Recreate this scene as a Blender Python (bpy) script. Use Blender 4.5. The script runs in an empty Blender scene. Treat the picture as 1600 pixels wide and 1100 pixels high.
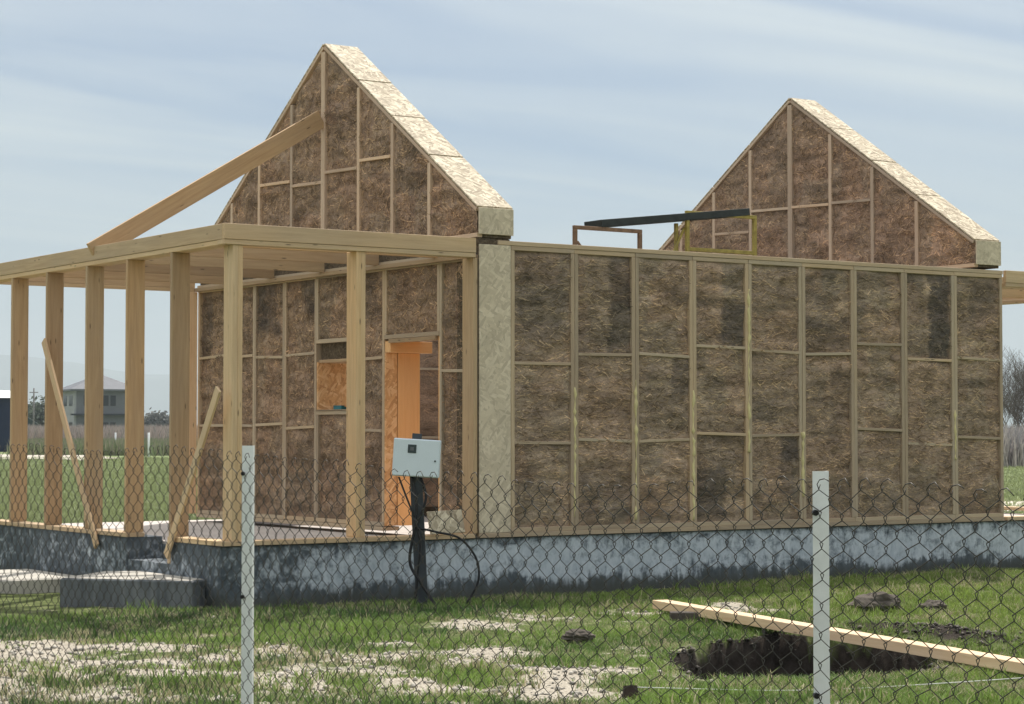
import bpy, math, random
import numpy as np
from mathutils import Vector, Matrix

random.seed(7)
RNG = np.random.default_rng(11)
SC = bpy.context.scene
COL = SC.collection

# ------------------------------------------------------------------ camera
CAM_P = Vector((-11.778, -17.956, 1.617))
FW = Vector((0.56095414, 0.82699998, 0.03743643)).normalized()
RT = Vector((0.82758011, -0.56134764, 0.0)).normalized()
UP = RT.cross(FW).normalized()
cd = bpy.data.cameras.new('camera')
cd.sensor_width = 36.0
cd.lens = 3350.0 / 1600.0 * 36.0
cd.clip_start = 0.1
cd.clip_end = 60000.0
cam = bpy.data.objects.new('camera', cd)
COL.objects.link(cam)
M = Matrix((RT, UP, -FW)).transposed().to_4x4()
M.translation = CAM_P
cam.matrix_world = M
SC.camera = cam

# ------------------------------------------------------------------ light
SUN_AZ = math.radians(43.0)      # from +X towards +Y
SUN_EL = math.radians(55.5)
SUN_STRENGTH = 2.1
SKY_STRENGTH = 0.06
CLOUD = (2.95, 3.55, 3.75)
VEIL_FILL = (11.6, 10.6, 9.7)
SC.view_settings.view_transform = 'Standard'
SC.view_settings.look = 'None'
SC.view_settings.gamma = 1.0
SC.view_settings.use_curve_mapping = False
SC.view_settings.exposure = 1.42
SC.render.engine = 'CYCLES'
SC.cycles.use_denoising = True
SC.cycles.max_bounces = 8
SC.cycles.diffuse_bounces = 4

w = bpy.data.worlds.new('World')
SC.world = w
w.use_nodes = True
nt = w.node_tree
nt.nodes.clear()
N = nt.nodes.new
L = nt.links.new
sky = N('ShaderNodeTexSky')
sky.sky_type = 'NISHITA'
sky.sun_disc = False
sky.sun_elevation = SUN_EL
sky.sun_rotation = math.pi / 2 - SUN_AZ
sky.air_density = 1.0
sky.dust_density = 0.6
sky.ozone_density = 1.0
bg = N('ShaderNodeBackground')
bg.inputs['Strength'].default_value = SKY_STRENGTH
wo = N('ShaderNodeOutputWorld')
tc = N('ShaderNodeTexCoord')
sep = N('ShaderNodeSeparateXYZ')
L(tc.outputs['Generated'], sep.inputs[0])
mx = N('ShaderNodeMath'); mx.operation = 'MAXIMUM'; mx.inputs[1].default_value = 0.0
L(sep.outputs['Z'], mx.inputs[0])
ad = N('ShaderNodeMath'); ad.operation = 'ADD'; ad.inputs[1].default_value = 0.09
L(mx.outputs[0], ad.inputs[0])
dv = N('ShaderNodeVectorMath'); dv.operation = 'DIVIDE'
cmb = N('ShaderNodeCombineXYZ')
L(ad.outputs[0], cmb.inputs[0]); L(ad.outputs[0], cmb.inputs[1]); cmb.inputs[2].default_value = 1.0
L(tc.outputs['Generated'], dv.inputs[0]); L(cmb.outputs[0], dv.inputs[1])
mp = N('ShaderNodeMapping')
mp.inputs['Rotation'].default_value = (0, 0, math.radians(52))
mp.inputs['Scale'].default_value = (0.34, 1.15, 0.0)
L(dv.outputs[0], mp.inputs['Vector'])
n1 = N('ShaderNodeTexNoise'); n1.inputs['Scale'].default_value = 1.1
n1.inputs['Detail'].default_value = 7.0; n1.inputs['Roughness'].default_value = 0.5
n1.inputs['Distortion'].default_value = 0.9
L(mp.outputs[0], n1.inputs['Vector'])
rp = N('ShaderNodeValToRGB')
rp.color_ramp.elements[0].position = 0.33; rp.color_ramp.elements[0].color = (0.06, 0.06, 0.06, 1)
rp.color_ramp.elements[1].position = 0.64; rp.color_ramp.elements[1].color = (0.95, 0.95, 0.95, 1)
L(n1.outputs['Fac'], rp.inputs[0])
mixw = N('ShaderNodeMix'); mixw.data_type = 'RGBA'
L(rp.outputs[0], mixw.inputs['Factor'])
skt = N('ShaderNodeVectorMath'); skt.operation = 'MULTIPLY'; skt.inputs[1].default_value = (0.33, 0.39, 0.49)
L(sky.outputs[0], skt.inputs[0])
L(skt.outputs[0], mixw.inputs['A'])
# high cirrus veil: whiter and brighter with height, steeper than the CIE overcast law, unseen zenith raised as fill for the shaded walls
vc = N('ShaderNodeVectorMath'); vc.operation = 'MULTIPLY_ADD'
cz = N('ShaderNodeCombineXYZ')
for k in range(3): L(mx.outputs[0], cz.inputs[k])
L(cz.outputs[0], vc.inputs[0]); vc.inputs[1].default_value = VEIL_FILL; vc.inputs[2].default_value = CLOUD
L(vc.outputs[0], mixw.inputs['B'])
L(mixw.outputs['Result'], bg.inputs['Color'])
L(bg.outputs[0], wo.inputs[0])

sd = bpy.data.lights.new('sun', 'SUN')
sd.energy = SUN_STRENGTH
sd.angle = math.radians(0.6)
sd.color = (1.0, 0.95, 0.87)
sun = bpy.data.objects.new('sun', sd)
COL.objects.link(sun)
sdir = Vector((math.cos(SUN_EL) * math.cos(SUN_AZ), math.cos(SUN_EL) * math.sin(SUN_AZ), math.sin(SUN_EL)))
sun.rotation_euler = (-sdir).to_track_quat('-Z', 'Y').to_euler()
sun.location = (0, 0, 30)

# ------------------------------------------------------------------ noise helpers (numpy)
def _h(ix, iy, iz, s):
    n = (ix * 374761393 + iy * 668265263 + iz * 1274126177 + s * 974711) & 0xFFFFFFFF
    n = ((n ^ (n >> 13)) * 1274126177) & 0xFFFFFFFF
    return ((n ^ (n >> 16)) & 0xFFFF) / 65535.0
def vn(x, y, z, s=0):
    x, y, z = [np.asarray(a, dtype=float) for a in np.broadcast_arrays(x, y, z)]
    ix, iy, iz = [np.floor(a).astype(np.int64) for a in (x, y, z)]
    fx, fy, fz = x - ix, y - iy, z - iz
    fx, fy, fz = [a * a * (3 - 2 * a) for a in (fx, fy, fz)]
    r = 0
    for dx in (0, 1):
        for dy in (0, 1):
            for dz in (0, 1):
                r = r + _h(ix + dx, iy + dy, iz + dz, s) * (fx if dx else 1 - fx) * (fy if dy else 1 - fy) * (fz if dz else 1 - fz)
    return r
def fbm(x, y, z=0.0, s=0, o=4):
    r, a, t = 0, 1.0, 0.0
    for k in range(o):
        f = 2.03 ** k
        r = r + a * vn(np.asarray(x) * f, np.asarray(y) * f, np.asarray(z) * f, s + k)
        t += a; a *= 0.5
    return r / t

# ------------------------------------------------------------------ object helpers
def link(o, parent=None):
    COL.objects.link(o)
    if parent is not None:
        o.parent = parent
        o.matrix_parent_inverse = parent.matrix_world.inverted()
    return o
def tag(o, label=None, cat=None, group=None, kind=None):
    if label: o['label'] = label
    if cat: o['category'] = cat
    if group: o['group'] = group
    if kind: o['kind'] = kind
    return o
def empty(name, loc, label, cat, group=None):
    o = bpy.data.objects.new(name, None)
    o.empty_display_size = 0.2
    COL.objects.link(o)
    o.location = loc
    o.matrix_world = Matrix.Translation(Vector(loc))
    return tag(o, label, cat, group)
def mesh(name, V, F, mat, parent=None, mw=None, cols=None, smooth=False, colname='tone'):
    me = bpy.data.meshes.new(name)
    V = np.asarray(V, dtype=np.float32)
    if isinstance(F, np.ndarray):
        k = F.shape[1]
        me.vertices.add(len(V)); me.vertices.foreach_set('co', V.ravel())
        me.loops.add(F.size); me.loops.foreach_set('vertex_index', F.astype(np.int32).ravel())
        me.polygons.add(len(F))
        me.polygons.foreach_set('loop_start', np.arange(0, F.size, k, dtype=np.int32))
        me.update(calc_edges=True)
        me.validate()
    else:
        me.from_pydata([tuple(map(float, v)) for v in V], [], F)
        me.update()
    if cols is not None:
        a = me.color_attributes.new(colname, 'FLOAT_COLOR', 'POINT')
        c = np.ones((len(V), 4), dtype=np.float32); c[:, :3] = cols
        a.data.foreach_set('color', c.ravel())
    if smooth:
        me.polygons.foreach_set('use_smooth', np.ones(len(me.polygons), dtype=bool))
    if mat: me.materials.append(mat)
    o = bpy.data.objects.new(name, me)
    if mw is not None: o.matrix_world = mw
    return link(o, parent)
BOXF = [(0, 3, 2, 1), (4, 5, 6, 7), (0, 1, 5, 4), (1, 2, 6, 5), (2, 3, 7, 6), (3, 0, 4, 7)]
def boxv(x0, x1, y0, y1, z0, z1):
    return [(x0, y0, z0), (x1, y0, z0), (x1, y1, z0), (x0, y1, z0), (x0, y0, z1), (x1, y0, z1), (x1, y1, z1), (x0, y1, z1)]
def cbox(hx, hy, hz, c):
    """chamfered box, centred: 24 verts"""
    V, idx = [], {}
    for sx in (-1, 1):
        for sy in (-1, 1):
            for sz in (-1, 1):
                for ax in range(3):
                    p = [sx * (hx - c), sy * (hy - c), sz * (hz - c)]
                    p[ax] = (sx * hx, sy * hy, sz * hz)[ax]
                    idx[(sx, sy, sz, ax)] = len(V); V.append(p)
    F = []
    for ax in range(3):
        o1, o2 = [a for a in range(3) if a != ax]
        for s in (-1, 1):
            q = []
            for a, b in ((-1, -1), (1, -1), (1, 1), (-1, 1)):
                k = [0, 0, 0]; k[ax] = s; k[o1] = a; k[o2] = b
                q.append(idx[(*k, ax)])
            if (s > 0) == (ax == 1): q.reverse()
            F.append(tuple(q))
    for ax in range(3):           # edges along ax
        o1, o2 = [a for a in range(3) if a != ax]
        for a in (-1, 1):
            for b in (-1, 1):
                k0 = [0, 0, 0]; k0[ax] = -1; k0[o1] = a; k0[o2] = b
                k1 = list(k0); k1[ax] = 1
                q = [idx[(*k0, o1)], idx[(*k1, o1)], idx[(*k1, o2)], idx[(*k0, o2)]]
                F.append(tuple(q))
    for sx in (-1, 1):
        for sy in (-1, 1):
            for sz in (-1, 1):
                F.append(tuple(idx[(sx, sy, sz, ax)] for ax in range(3)))
    return V, F
def fix_normals(me):
    import bmesh
    bm = bmesh.new(); bm.from_mesh(me)
    bmesh.ops.recalc_face_normals(bm, faces=bm.faces)
    bm.to_mesh(me); bm.free()
def board(name, p0, p1, wdt, thk, up, mat, parent=None, c=0.003, jit=0.0):
    """timber from p0 to p1 (centre line); wdt measured along 'up', thk across"""
    p0, p1, up = Vector(p0), Vector(p1), Vector(up)
    X = (p1 - p0); ln = X.length; X.normalize()
    Y = (up - X * up.dot(X)).normalized()
    Z = X.cross(Y)
    if jit:
        Y = (Y + Z * random.uniform(-jit, jit)).normalized(); Z = X.cross(Y)
    V, F = cbox(ln / 2, wdt / 2, thk / 2, min(c, thk * 0.3))
    me = bpy.data.meshes.new(name); me.from_pydata(V, [], F); me.update(); fix_normals(me)
    me.materials.append(mat)
    o = bpy.data.objects.new(name, me)
    mw = Matrix((X, Y, Z)).transposed().to_4x4(); mw.translation = (p0 + p1) / 2
    o.matrix_world = mw
    return link(o, parent)
def slab(name, x0, x1, y0, y1, z0, z1, mat, parent=None, long_axis=None, c=0.003):
    """axis aligned timber given by its bounds, grain along its longest side"""
    d = (x1 - x0, y1 - y0, z1 - z0)
    a = long_axis if long_axis is not None else max(range(3), key=lambda i: d[i])
    m = [(x0 + x1) / 2, (y0 + y1) / 2, (z0 + z1) / 2]
    p0, p1 = list(m), list(m)
    lo, hi = (x0, y0, z0), (x1, y1, z1)
    p0[a], p1[a] = lo[a], hi[a]
    b = (a + 1) % 3
    up = [0, 0, 0]; up[b] = 1
    cc = 3 - a - b
    return board(name, p0, p1, d[b], d[cc], up, mat, parent, c)
def tubes(paths, r, sides=6, closed_caps=True):
    V, F = [], []
    for path in paths:
        P = [Vector(p) for p in path]
        b = len(V)
        n = len(P)
        prevN = None
        rr = r if isinstance(r, (list, tuple)) else [r] * n
        for i, p in enumerate(P):
            t = (P[min(i + 1, n - 1)] - P[max(i - 1, 0)]).normalized()
            if prevN is None:
                a = Vector((0, 0, 1)) if abs(t.z) < 0.9 else Vector((1, 0, 0))
                nn = t.cross(a).normalized()
            else:
                nn = (prevN - t * prevN.dot(t)).normalized()
            prevN = nn
            bb = t.cross(nn)
            for k in range(sides):
                an = 2 * math.pi * k / sides
                V.append(p + (nn * math.cos(an) + bb * math.sin(an)) * rr[i])
        for i in range(n - 1):
            for k in range(sides):
                k2 = (k + 1) % sides
                F.append((b + i * sides + k, b + i * sides + k2, b + (i + 1) * sides + k2, b + (i + 1) * sides + k))
        F.append(tuple(b + k for k in reversed(range(sides))))
        F.append(tuple(b + (n - 1) * sides + k for k in range(sides)))
    return V, F
def tube_obj(name, paths, r, mat, parent=None, sides=6, smooth=True):
    V, F = tubes(paths, r, sides)
    return mesh(name, V, F, mat, parent, smooth=smooth)
def curve_pts(ctrl, n=10):
    """Catmull-Rom through control points"""
    P = [Vector(c) for c in ctrl]
    P = [P[0] * 2 - P[1]] + P + [P[-1] * 2 - P[-2]]
    out = []
    for i in range(1, len(P) - 2):
        for k in range(n):
            t = k / n
            a, b, c, d = P[i - 1], P[i], P[i + 1], P[i + 2]
            out.append(0.5 * ((2 * b) + (c - a) * t + (2 * a - 5 * b + 4 * c - d) * t * t + (3 * b - a - 3 * c + d) * t ** 3))
    out.append(P[-2])
    return out

# ------------------------------------------------------------------ materials
class NT:
    def __init__(self, name, rough=0.85, spec=0.25):
        self.m = bpy.data.materials.new(name); self.m.use_nodes = True
        self.t = self.m.node_tree; self.t.nodes.clear()
        self.out = self.n('ShaderNodeOutputMaterial')
        self.b = self.n('ShaderNodeBsdfPrincipled')
        self.b.inputs['Roughness'].default_value = rough
        self.b.inputs['Specular IOR Level'].default_value = spec
        self.l(self.b.outputs[0], self.out.inputs[0])
    def n(self, t, **kw):
        x = self.t.nodes.new(t)
        for k, v in kw.items(): setattr(x, k, v)
        return x
    def l(self, a, b): self.t.links.new(a, b)
    def coords(self, kind='Object', scale=(1, 1, 1), rnd=False, rot=(0, 0, 0)):
        c = self.n('ShaderNodeTexCoord'); m = self.n('ShaderNodeMapping')
        m.inputs['Scale'].default_value = scale; m.inputs['Rotation'].default_value = rot
        self.l(c.outputs[kind], m.inputs['Vector'])
        if rnd:
            oi = self.n('ShaderNodeObjectInfo')
            mu = self.n('ShaderNodeMath', operation='MULTIPLY'); mu.inputs[1].default_value = 97.0
            self.l(oi.outputs['Random'], mu.inputs[0])
            cb = self.n('ShaderNodeCombineXYZ')
            for k in range(3): self.l(mu.outputs[0], cb.inputs[k])
            self.l(cb.outputs[0], m.inputs['Location'])
        return m.outputs[0]
    def noise(self, vec, scale, detail=4, rough=0.55, dist=0.0):
        x = self.n('ShaderNodeTexNoise')
        x.inputs['Scale'].default_value = scale; x.inputs['Detail'].default_value = detail
        x.inputs['Roughness'].default_value = rough; x.inputs['Distortion'].default_value = dist
        self.l(vec, x.inputs['Vector'])
        return x.outputs['Fac']
    def ramp(self, fac, stops):
        x = self.n('ShaderNodeValToRGB')
        e = x.color_ramp.elements
        while len(e) < len(stops): e.new(0.5)
        for i, (p, c) in enumerate(stops):
            e[i].position = p; e[i].color = (*c, 1) if len(c) == 3 else c
        self.l(fac, x.inputs[0])
        return x.outputs[0]
    def mix(self, fac, a, b, mode='MIX'):
        x = self.n('ShaderNodeMix', data_type='RGBA', blend_type=mode)
        for s, v in (('Factor', fac), ('A', a), ('B', b)):
            if isinstance(v, (int, float)): x.inputs[s].default_value = v
            elif isinstance(v, tuple): x.inputs[s].default_value = (*v, 1)
            else: self.l(v, x.inputs[s])
        return x.outputs['Result']
    def math(self, op, a, b=0.0, clamp=False):
        x = self.n('ShaderNodeMath', operation=op); x.use_clamp = clamp
        for i, v in enumerate((a, b)):
            if isinstance(v, (int, float)): x.inputs[i].default_value = v
            else: self.l(v, x.inputs[i])
        return x.outputs[0]
    def col(self, c): 
        if isinstance(c, tuple): self.b.inputs['Base Color'].default_value = (*c, 1)
        else: self.l(c, self.b.inputs['Base Color'])
    def bump(self, h, strength=0.4, dist=0.01):
        x = self.n('ShaderNodeBump'); x.inputs['Strength'].default_value = strength; x.inputs['Distance'].default_value = dist
        self.l(h, x.inputs['Height']); self.l(x.outputs[0], self.b.inputs['Normal'])
    def attr(self, name):
        x = self.n('ShaderNodeAttribute'); x.attribute_name = name
        return x.outputs['Color']
    def rnd(self):
        return self.n('ShaderNodeObjectInfo').outputs['Random']

def wood_mat(name, light, dark, grey, grey_amt=0.35, knots=True):
    t = NT(name, 0.72, 0.3)
    v = t.coords('Object', (0.8, 14, 14), rnd=True)
    g = t.noise(v, 2.2, 5, 0.6, 0.6)
    base = t.mix(t.ramp(g, [(0.3, (0, 0, 0)), (0.72, (1, 1, 1))]), dark, light)
    v2 = t.coords('Object', (0.5, 3, 3), rnd=True)
    w2 = t.noise(v2, 1.6, 3, 0.5)
    base = t.mix(t.ramp(w2, [(0.4, (0, 0, 0)), (0.7, (grey_amt,) * 3)]), base, grey)
    # per-board tint
    r = t.rnd()
    base = t.mix(0.75, base, t.mix(1.0, base, t.ramp(r, [(0.0, (0.66, 0.63, 0.60)), (0.35, (0.95, 0.86, 0.78)), (0.6, (1.0, 0.98, 0.93)), (1.0, (1.22, 1.06, 0.86))]), 'MULTIPLY'))
    if knots:
        vk = t.coords('Object', (1.4, 6, 6), rnd=True)
        vo = t.n('ShaderNodeTexVoronoi'); vo.inputs['Scale'].default_value = 2.3
        t.l(vk, vo.inputs['Vector'])
        k = t.ramp(vo.outputs['Distance'], [(0.05, (1, 1, 1)), (0.13, (0, 0, 0))])
        base = t.mix(t.math('MULTIPLY', k, 0.85), base, tuple(c * 0.35 for c in dark))
    t.col(base)
    t.bump(g, 0.25, 0.004)
    return t.m
def osb_mat(name, c0, c1, c2, spots=False):
    t = NT(name, 0.75, 0.25)
    def flakes(ang, off):
        v = t.coords('Object', (1, 1, 1), rnd=True, rot=(0, 0, math.radians(ang)))
        m = t.n('ShaderNodeMapping'); m.inputs['Scale'].default_value = (1.1, 4.2, 3.0); m.inputs['Location'].default_value = (off, off, 0)
        t.l(v, m.inputs['Vector'])
        d = t.n('ShaderNodeTexVoronoi'); d.inputs['Scale'].default_value = 9.0
        t.l(m.outputs[0], d.inputs['Vector'])
        s = t.n('ShaderNodeSeparateColor'); t.l(d.outputs['Color'], s.inputs[0])
        return s.outputs
    a = flakes(12, 0.0); b = flakes(68, 3.3); e = flakes(-38, 7.7)
    s = t.mix(t.ramp(b[1], [(0.45, (0, 0, 0)), (0.5, (1, 1, 1))]), a[0], b[0])
    s = t.mix(t.ramp(e[1], [(0.6, (0, 0, 0)), (0.65, (1, 1, 1))]), s, e[0])
    base = t.ramp(s, [(0.0, c0), (0.5, c1), (1.0, c2)])
    v = t.coords('Object', (1, 1, 1))
    st = t.noise(v, 3.0, 4)
    base = t.mix(t.ramp(st, [(0.45, (0, 0, 0)), (0.75, (0.35,) * 3)]), base, tuple(c * 0.6 for c in c1))
    if spots:
        sn = t.noise(t.coords('Object', (1, 2.2, 2.2), rnd=True), 5.5, 5, 0.6, 0.4)
        base = t.mix(t.ramp(sn, [(0.66, (0, 0, 0)), (0.76, (0.8,) * 3)]), base, (0.13, 0.125, 0.11))
    t.col(base)
    t.bump(s, 0.5, 0.003)
    return t.m

M_STUD = wood_mat('weathered_stud_wood', (0.54, 0.44, 0.32), (0.40, 0.315, 0.22), (0.38, 0.34, 0.29), 0.5, knots=False)
M_TIMB = wood_mat('pine_timber', (0.67, 0.515, 0.33), (0.51, 0.37, 0.225), (0.45, 0.38, 0.29), 0.4)
M_PINK = wood_mat('fresh_pine', (0.54, 0.40, 0.25), (0.40, 0.275, 0.16), (0.37, 0.30, 0.23), 0.35)
M_STUDG = wood_mat('gable_stud_wood', (0.66, 0.52, 0.40), (0.52, 0.39, 0.29), (0.48, 0.40, 0.33), 0.4, knots=False)
M_FRESH = wood_mat('new_pale_pine', (0.80, 0.63, 0.44), (0.68, 0.49, 0.31), (0.6, 0.5, 0.38), 0.15)
M_WARM = wood_mat('sheltered_pine_bounce_tint', (0.84, 0.52, 0.26), (0.74, 0.42, 0.19), (0.66, 0.42, 0.23), 0.3)  # ungreyed pine with warm bounce light put into its orange
M_OSB = osb_mat('weathered_osb', (0.28, 0.22, 0.15), (0.50, 0.42, 0.30), (0.76, 0.67, 0.50))
M_OSBE = osb_mat('weathered_osb_shaded', (0.50, 0.42, 0.31), (0.62, 0.525, 0.385), (0.72, 0.62, 0.47), True)  # copy for shaded wall ends, shade painted as softer flakes; dark spots are mould
M_OSBO = osb_mat('sheltered_osb_bounce_tint', (0.52, 0.27, 0.12), (0.72, 0.42, 0.20), (0.86, 0.58, 0.33))  # ungreyed board, its orange deepened by painted bounce light
M_YEL = None
def plain(name, c, rough=0.6, spec=0.3, metal=0.0, var=0.15, scale=6.0):
    t = NT(name, rough, spec)
    t.b.inputs['Metallic'].default_value = metal
    v = t.coords('Object')
    n = t.noise(v, scale, 5, 0.6)
    t.col(t.mix(t.ramp(n, [(0.3, (0, 0, 0)), (0.7, (1, 1, 1))]), tuple(x * (1 - var) for x in c), tuple(min(1, x * (1 + var)) for x in c)))
    t.bump(n, 0.15, 0.004)
    return t.m
M_FOAM = plain('yellow_sealant_foam', (0.66, 0.58, 0.30), 0.8)
M_YELLOW = plain('worn_yellow_paint', (0.36, 0.285, 0.07), 0.5, var=0.3, scale=14)
M_RUST = plain('rusty_tube', (0.24, 0.15, 0.09), 0.7, var=0.3, scale=14)
M_DKPLY = plain('dark_green_ply', (0.035, 0.042, 0.04), 0.6, var=0.3)
M_WHITE = plain('white_post_paint', (0.74, 0.76, 0.76), 0.5, var=0.06, scale=20)
M_BLACK = plain('black_rubber', (0.012, 0.012, 0.014), 0.5)
M_BOX = plain('pale_grey_enamel', (0.62, 0.70, 0.75), 0.4, var=0.03)
M_DKMET = plain('dark_pole', (0.045, 0.052, 0.06), 0.6, var=0.4)
M_WIRE = plain('dull_wire', (0.05, 0.046, 0.04), 0.55, 0.4, 0.3, 0.3, 40)
M_GLASS = plain('meter_window', (0.03, 0.045, 0.05), 0.2, 0.5)
M_TEAL = plain('teal_plastic', (0.01, 0.12, 0.15), 0.4)
M_STRING = plain('white_string', (0.7, 0.7, 0.66), 0.8)
M_PALECON = plain('pale_concrete', (0.52, 0.49, 0.44), 0.9, var=0.2, scale=5)
M_DKCON = plain('dark_concrete', (0.13, 0.138, 0.145), 0.9, var=0.3, scale=5)
def concrete(name, lo, hi):
    t = NT(name, 0.95, 0.1)
    a = t.noise(t.coords('Object', (1, 1, 0.5)), 3.0, 7, 0.68, 0.5); b = t.noise(t.coords('Object', (9, 9, 1.0)), 1.6, 5, 0.6)
    f = t.mix(0.45, a, b)
    t.col(t.ramp(f, [(0.32, lo), (0.5, tuple((x + y) / 2 for x, y in zip(lo, hi))), (0.68, hi)]))
    t.bump(a, 0.8, 0.02)
    return t.m
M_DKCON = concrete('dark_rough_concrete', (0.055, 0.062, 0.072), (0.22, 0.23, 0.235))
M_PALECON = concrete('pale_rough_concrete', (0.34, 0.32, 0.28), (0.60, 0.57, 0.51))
M_FLOOR = plain('dusty_floor_concrete', (0.56, 0.51, 0.47), 0.9, var=0.15, scale=3)
M_BRICK = plain('dark_block', (0.09, 0.075, 0.065), 0.9, var=0.3, scale=12)
M_CLOD = plain('dark_earth', (0.11, 0.095, 0.08), 1.0, 0.1, var=0.4, scale=14)
M_STAKE = plain('charred_wood', (0.05, 0.035, 0.028), 0.9, var=0.3, scale=14)

def straw_mat(name, sc):
    t = NT(name, 0.9, 0.12)
    tone = t.attr('tone')
    v = t.coords('Object', sc)
    n = t.noise(v, 26.0, 6, 0.72, 1.2)
    v3 = t.coords('Object', (1, 1, 1))
    n3 = t.noise(v3, 34.0, 5, 0.7, 2.0)
    f = t.mix(0.5, n, n3)
    c = t.mix(1.0, tone, t.ramp(f, [(0.28, (0.22, 0.21, 0.20)), (0.48, (0.85, 0.84, 0.82)), (0.62, (1.35, 1.3, 1.2)), (0.75, (2.1, 1.95, 1.7))]), 'MULTIPLY')
    t.col(c)
    t.bump(f, 0.9, 0.02)
    return t.m
M_STRAW_X = straw_mat('straw_long_wall', (0.45, 0.45, 1.6))
M_STRAW_Y = straw_mat('straw_gable', (0.9, 0.9, 0.9))
def strand_mat():
    t = NT('straw_strands', 0.7, 0.25)
    t.col(t.attr('tone'))
    return t.m
M_STRAND = strand_mat()

def found_mat():
    t = NT('limewashed_tarred_concrete', 0.9, 0.15)
    v = t.coords('Object', (1, 1, 1))
    sp = t.n('ShaderNodeSeparateXYZ'); c = t.n('ShaderNodeTexCoord'); t.l(c.outputs['Object'], sp.inputs[0])
    big = t.noise(t.coords('Object', (1.0, 1.0, 1.2)), 1.5, 6, 0.62, 0.5)
    fine = t.noise(t.coords('Object', (1, 1, 0.6)), 14.0, 6, 0.7, 0.4)
    zz = sp.outputs['Z']
    # whitewash daubed in a rough band roughly 0.15 - 0.42 m up, thin and streaky, sparse left of the porch corner
    drip = t.noise(t.coords('Object', (7.0, 7.0, 1.3)), 2.0, 5, 0.65, 0.3)
    wob = t.math('ADD', zz, t.math('ADD', t.math('MULTIPLY', t.math('SUBTRACT', big, 0.5), 0.42), t.math('MULTIPLY', t.math('SUBTRACT', drip, 0.5), 0.30)))
    def mr(v, a0, a1, b0, b1):
        m_ = t.n('ShaderNodeMapRange'); m_.interpolation_type = 'SMOOTHSTEP'
        for k_, x_ in (('From Min', a0), ('From Max', a1), ('To Min', b0), ('To Max', b1)): m_.inputs[k_].default_value = x_
        t.l(v, m_.inputs['Value']); return m_.outputs[0]
    m = t.math('MULTIPLY', mr(wob, 0.03, 0.22, 0, 1), mr(wob, 0.36, 0.74, 1, 0.18))
    m = t.math('MULTIPLY', m, mr(sp.outputs['X'], -2.9, -0.8, 0.42, 1.0))
    mid = t.noise(t.coords('Object', (1, 1, 1.5)), 4.5, 6, 0.7, 0.8)
    m2 = t.math('ADD', t.math('ADD', m, t.math('MULTIPLY', t.math('SUBTRACT', mid, 0.56), 2.0)), t.math('ADD', t.math('MULTIPLY', t.math('SUBTRACT', fine, 0.5), 1.3), t.math('MULTIPLY', t.math('SUBTRACT', big, 0.5), 0.9)))
    mk = t.ramp(m2, [(0.30, (0, 0, 0)), (0.85, (1, 1, 1))])
    dark = t.ramp(fine, [(0.3, (0.055, 0.068, 0.082)), (0.7, (0.15, 0.17, 0.185))])
    white = t.ramp(fine, [(0.3, (0.36, 0.41, 0.46)), (0.7, (0.58, 0.62, 0.66))])
    base = t.mix(mk, dark, white)
    # earth splash at the foot
    base = t.mix(t.ramp(t.math('ADD', zz, t.math('MULTIPLY', t.math('SUBTRACT', drip, 0.5), 0.25)), [(0.02, (0.85,) * 3), (0.14, (0, 0, 0))]), base, (0.075, 0.078, 0.068))
    t.col(base)
    t.bump(fine, 0.6, 0.015)
    return t.m
M_FOUND = found_mat()

def ground_mat():
    t = NT('meadow_soil', 1.0, 0.05)
    a = t.attr('tone')
    s = t.n('ShaderNodeSeparateColor'); t.l(a, s.inputs[0])
    v = t.coords('Object')
    n = t.noise(v, 9.0, 6, 0.65)
    nb = t.noise(v, 0.35, 5, 0.6)
    nf = t.noise(v, 40.0, 4, 0.7)
    grass = t.ramp(n, [(0.3, (0.06, 0.072, 0.03)), (0.55, (0.12, 0.145, 0.055)), (0.75, (0.23, 0.23, 0.12))])
    far = t.mix(t.ramp(nb, [(0.35, (0, 0, 0)), (0.65, (1, 1, 1))]), (0.16, 0.205, 0.095), (0.20, 0.24, 0.115))
    far = t.mix(t.ramp(n, [(0.3, (0, 0, 0)), (0.7, (0.7,) * 3)]), far, (0.22, 0.25, 0.12))
    base = t.mix(s.outputs[2], grass, far)
    np_ = t.noise(v, 18.0, 6, 0.75, 0.6)
    pale = t.ramp(t.mix(0.5, nf, np_), [(0.34, (0.13, 0.11, 0.085)), (0.46, (0.36, 0.32, 0.26)), (0.62, (0.56, 0.51, 0.42))])
    pm = t.math('ADD', s.outputs[0], t.math('MULTIPLY', t.math('SUBTRACT', n, 0.5), 0.9))
    base = t.mix(t.ramp(pm, [(0.36, (0, 0, 0)), (0.66, (1, 1, 1))]), base, pale)
    soil = t.ramp(n, [(0.3, (0.018, 0.015, 0.013)), (0.7, (0.060, 0.050, 0.042))])
    sm = t.math('ADD', s.outputs[1], t.math('MULTIPLY', t.math('SUBTRACT', n, 0.5), 0.5))
    base = t.mix(t.ramp(sm, [(0.4, (0, 0, 0)), (0.6, (1, 1, 1))]), base, soil)
    t.col(base)
    t.bump(t.math('ADD', n, t.math('MULTIPLY', nf, 0.4)), 0.7, 0.04)
    return t.m
M_GROUND = ground_mat()
def leaf_mat(name, trans=0.3):
    t = NT(name, 0.6, 0.25)
    c = t.attr('tone')
    t.col(c)
    tr = t.n('ShaderNodeBsdfTranslucent'); t.l(c, tr.inputs['Color'])
    mx_ = t.n('ShaderNodeMixShader'); mx_.inputs[0].default_value = trans
    t.l(t.b.outputs[0], mx_.inputs[1]); t.l(tr.outputs[0], mx_.inputs[2]); t.l(mx_.outputs[0], t.out.inputs[0])
    return t.m
M_LEAF = leaf_mat('grass_blades')

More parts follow.
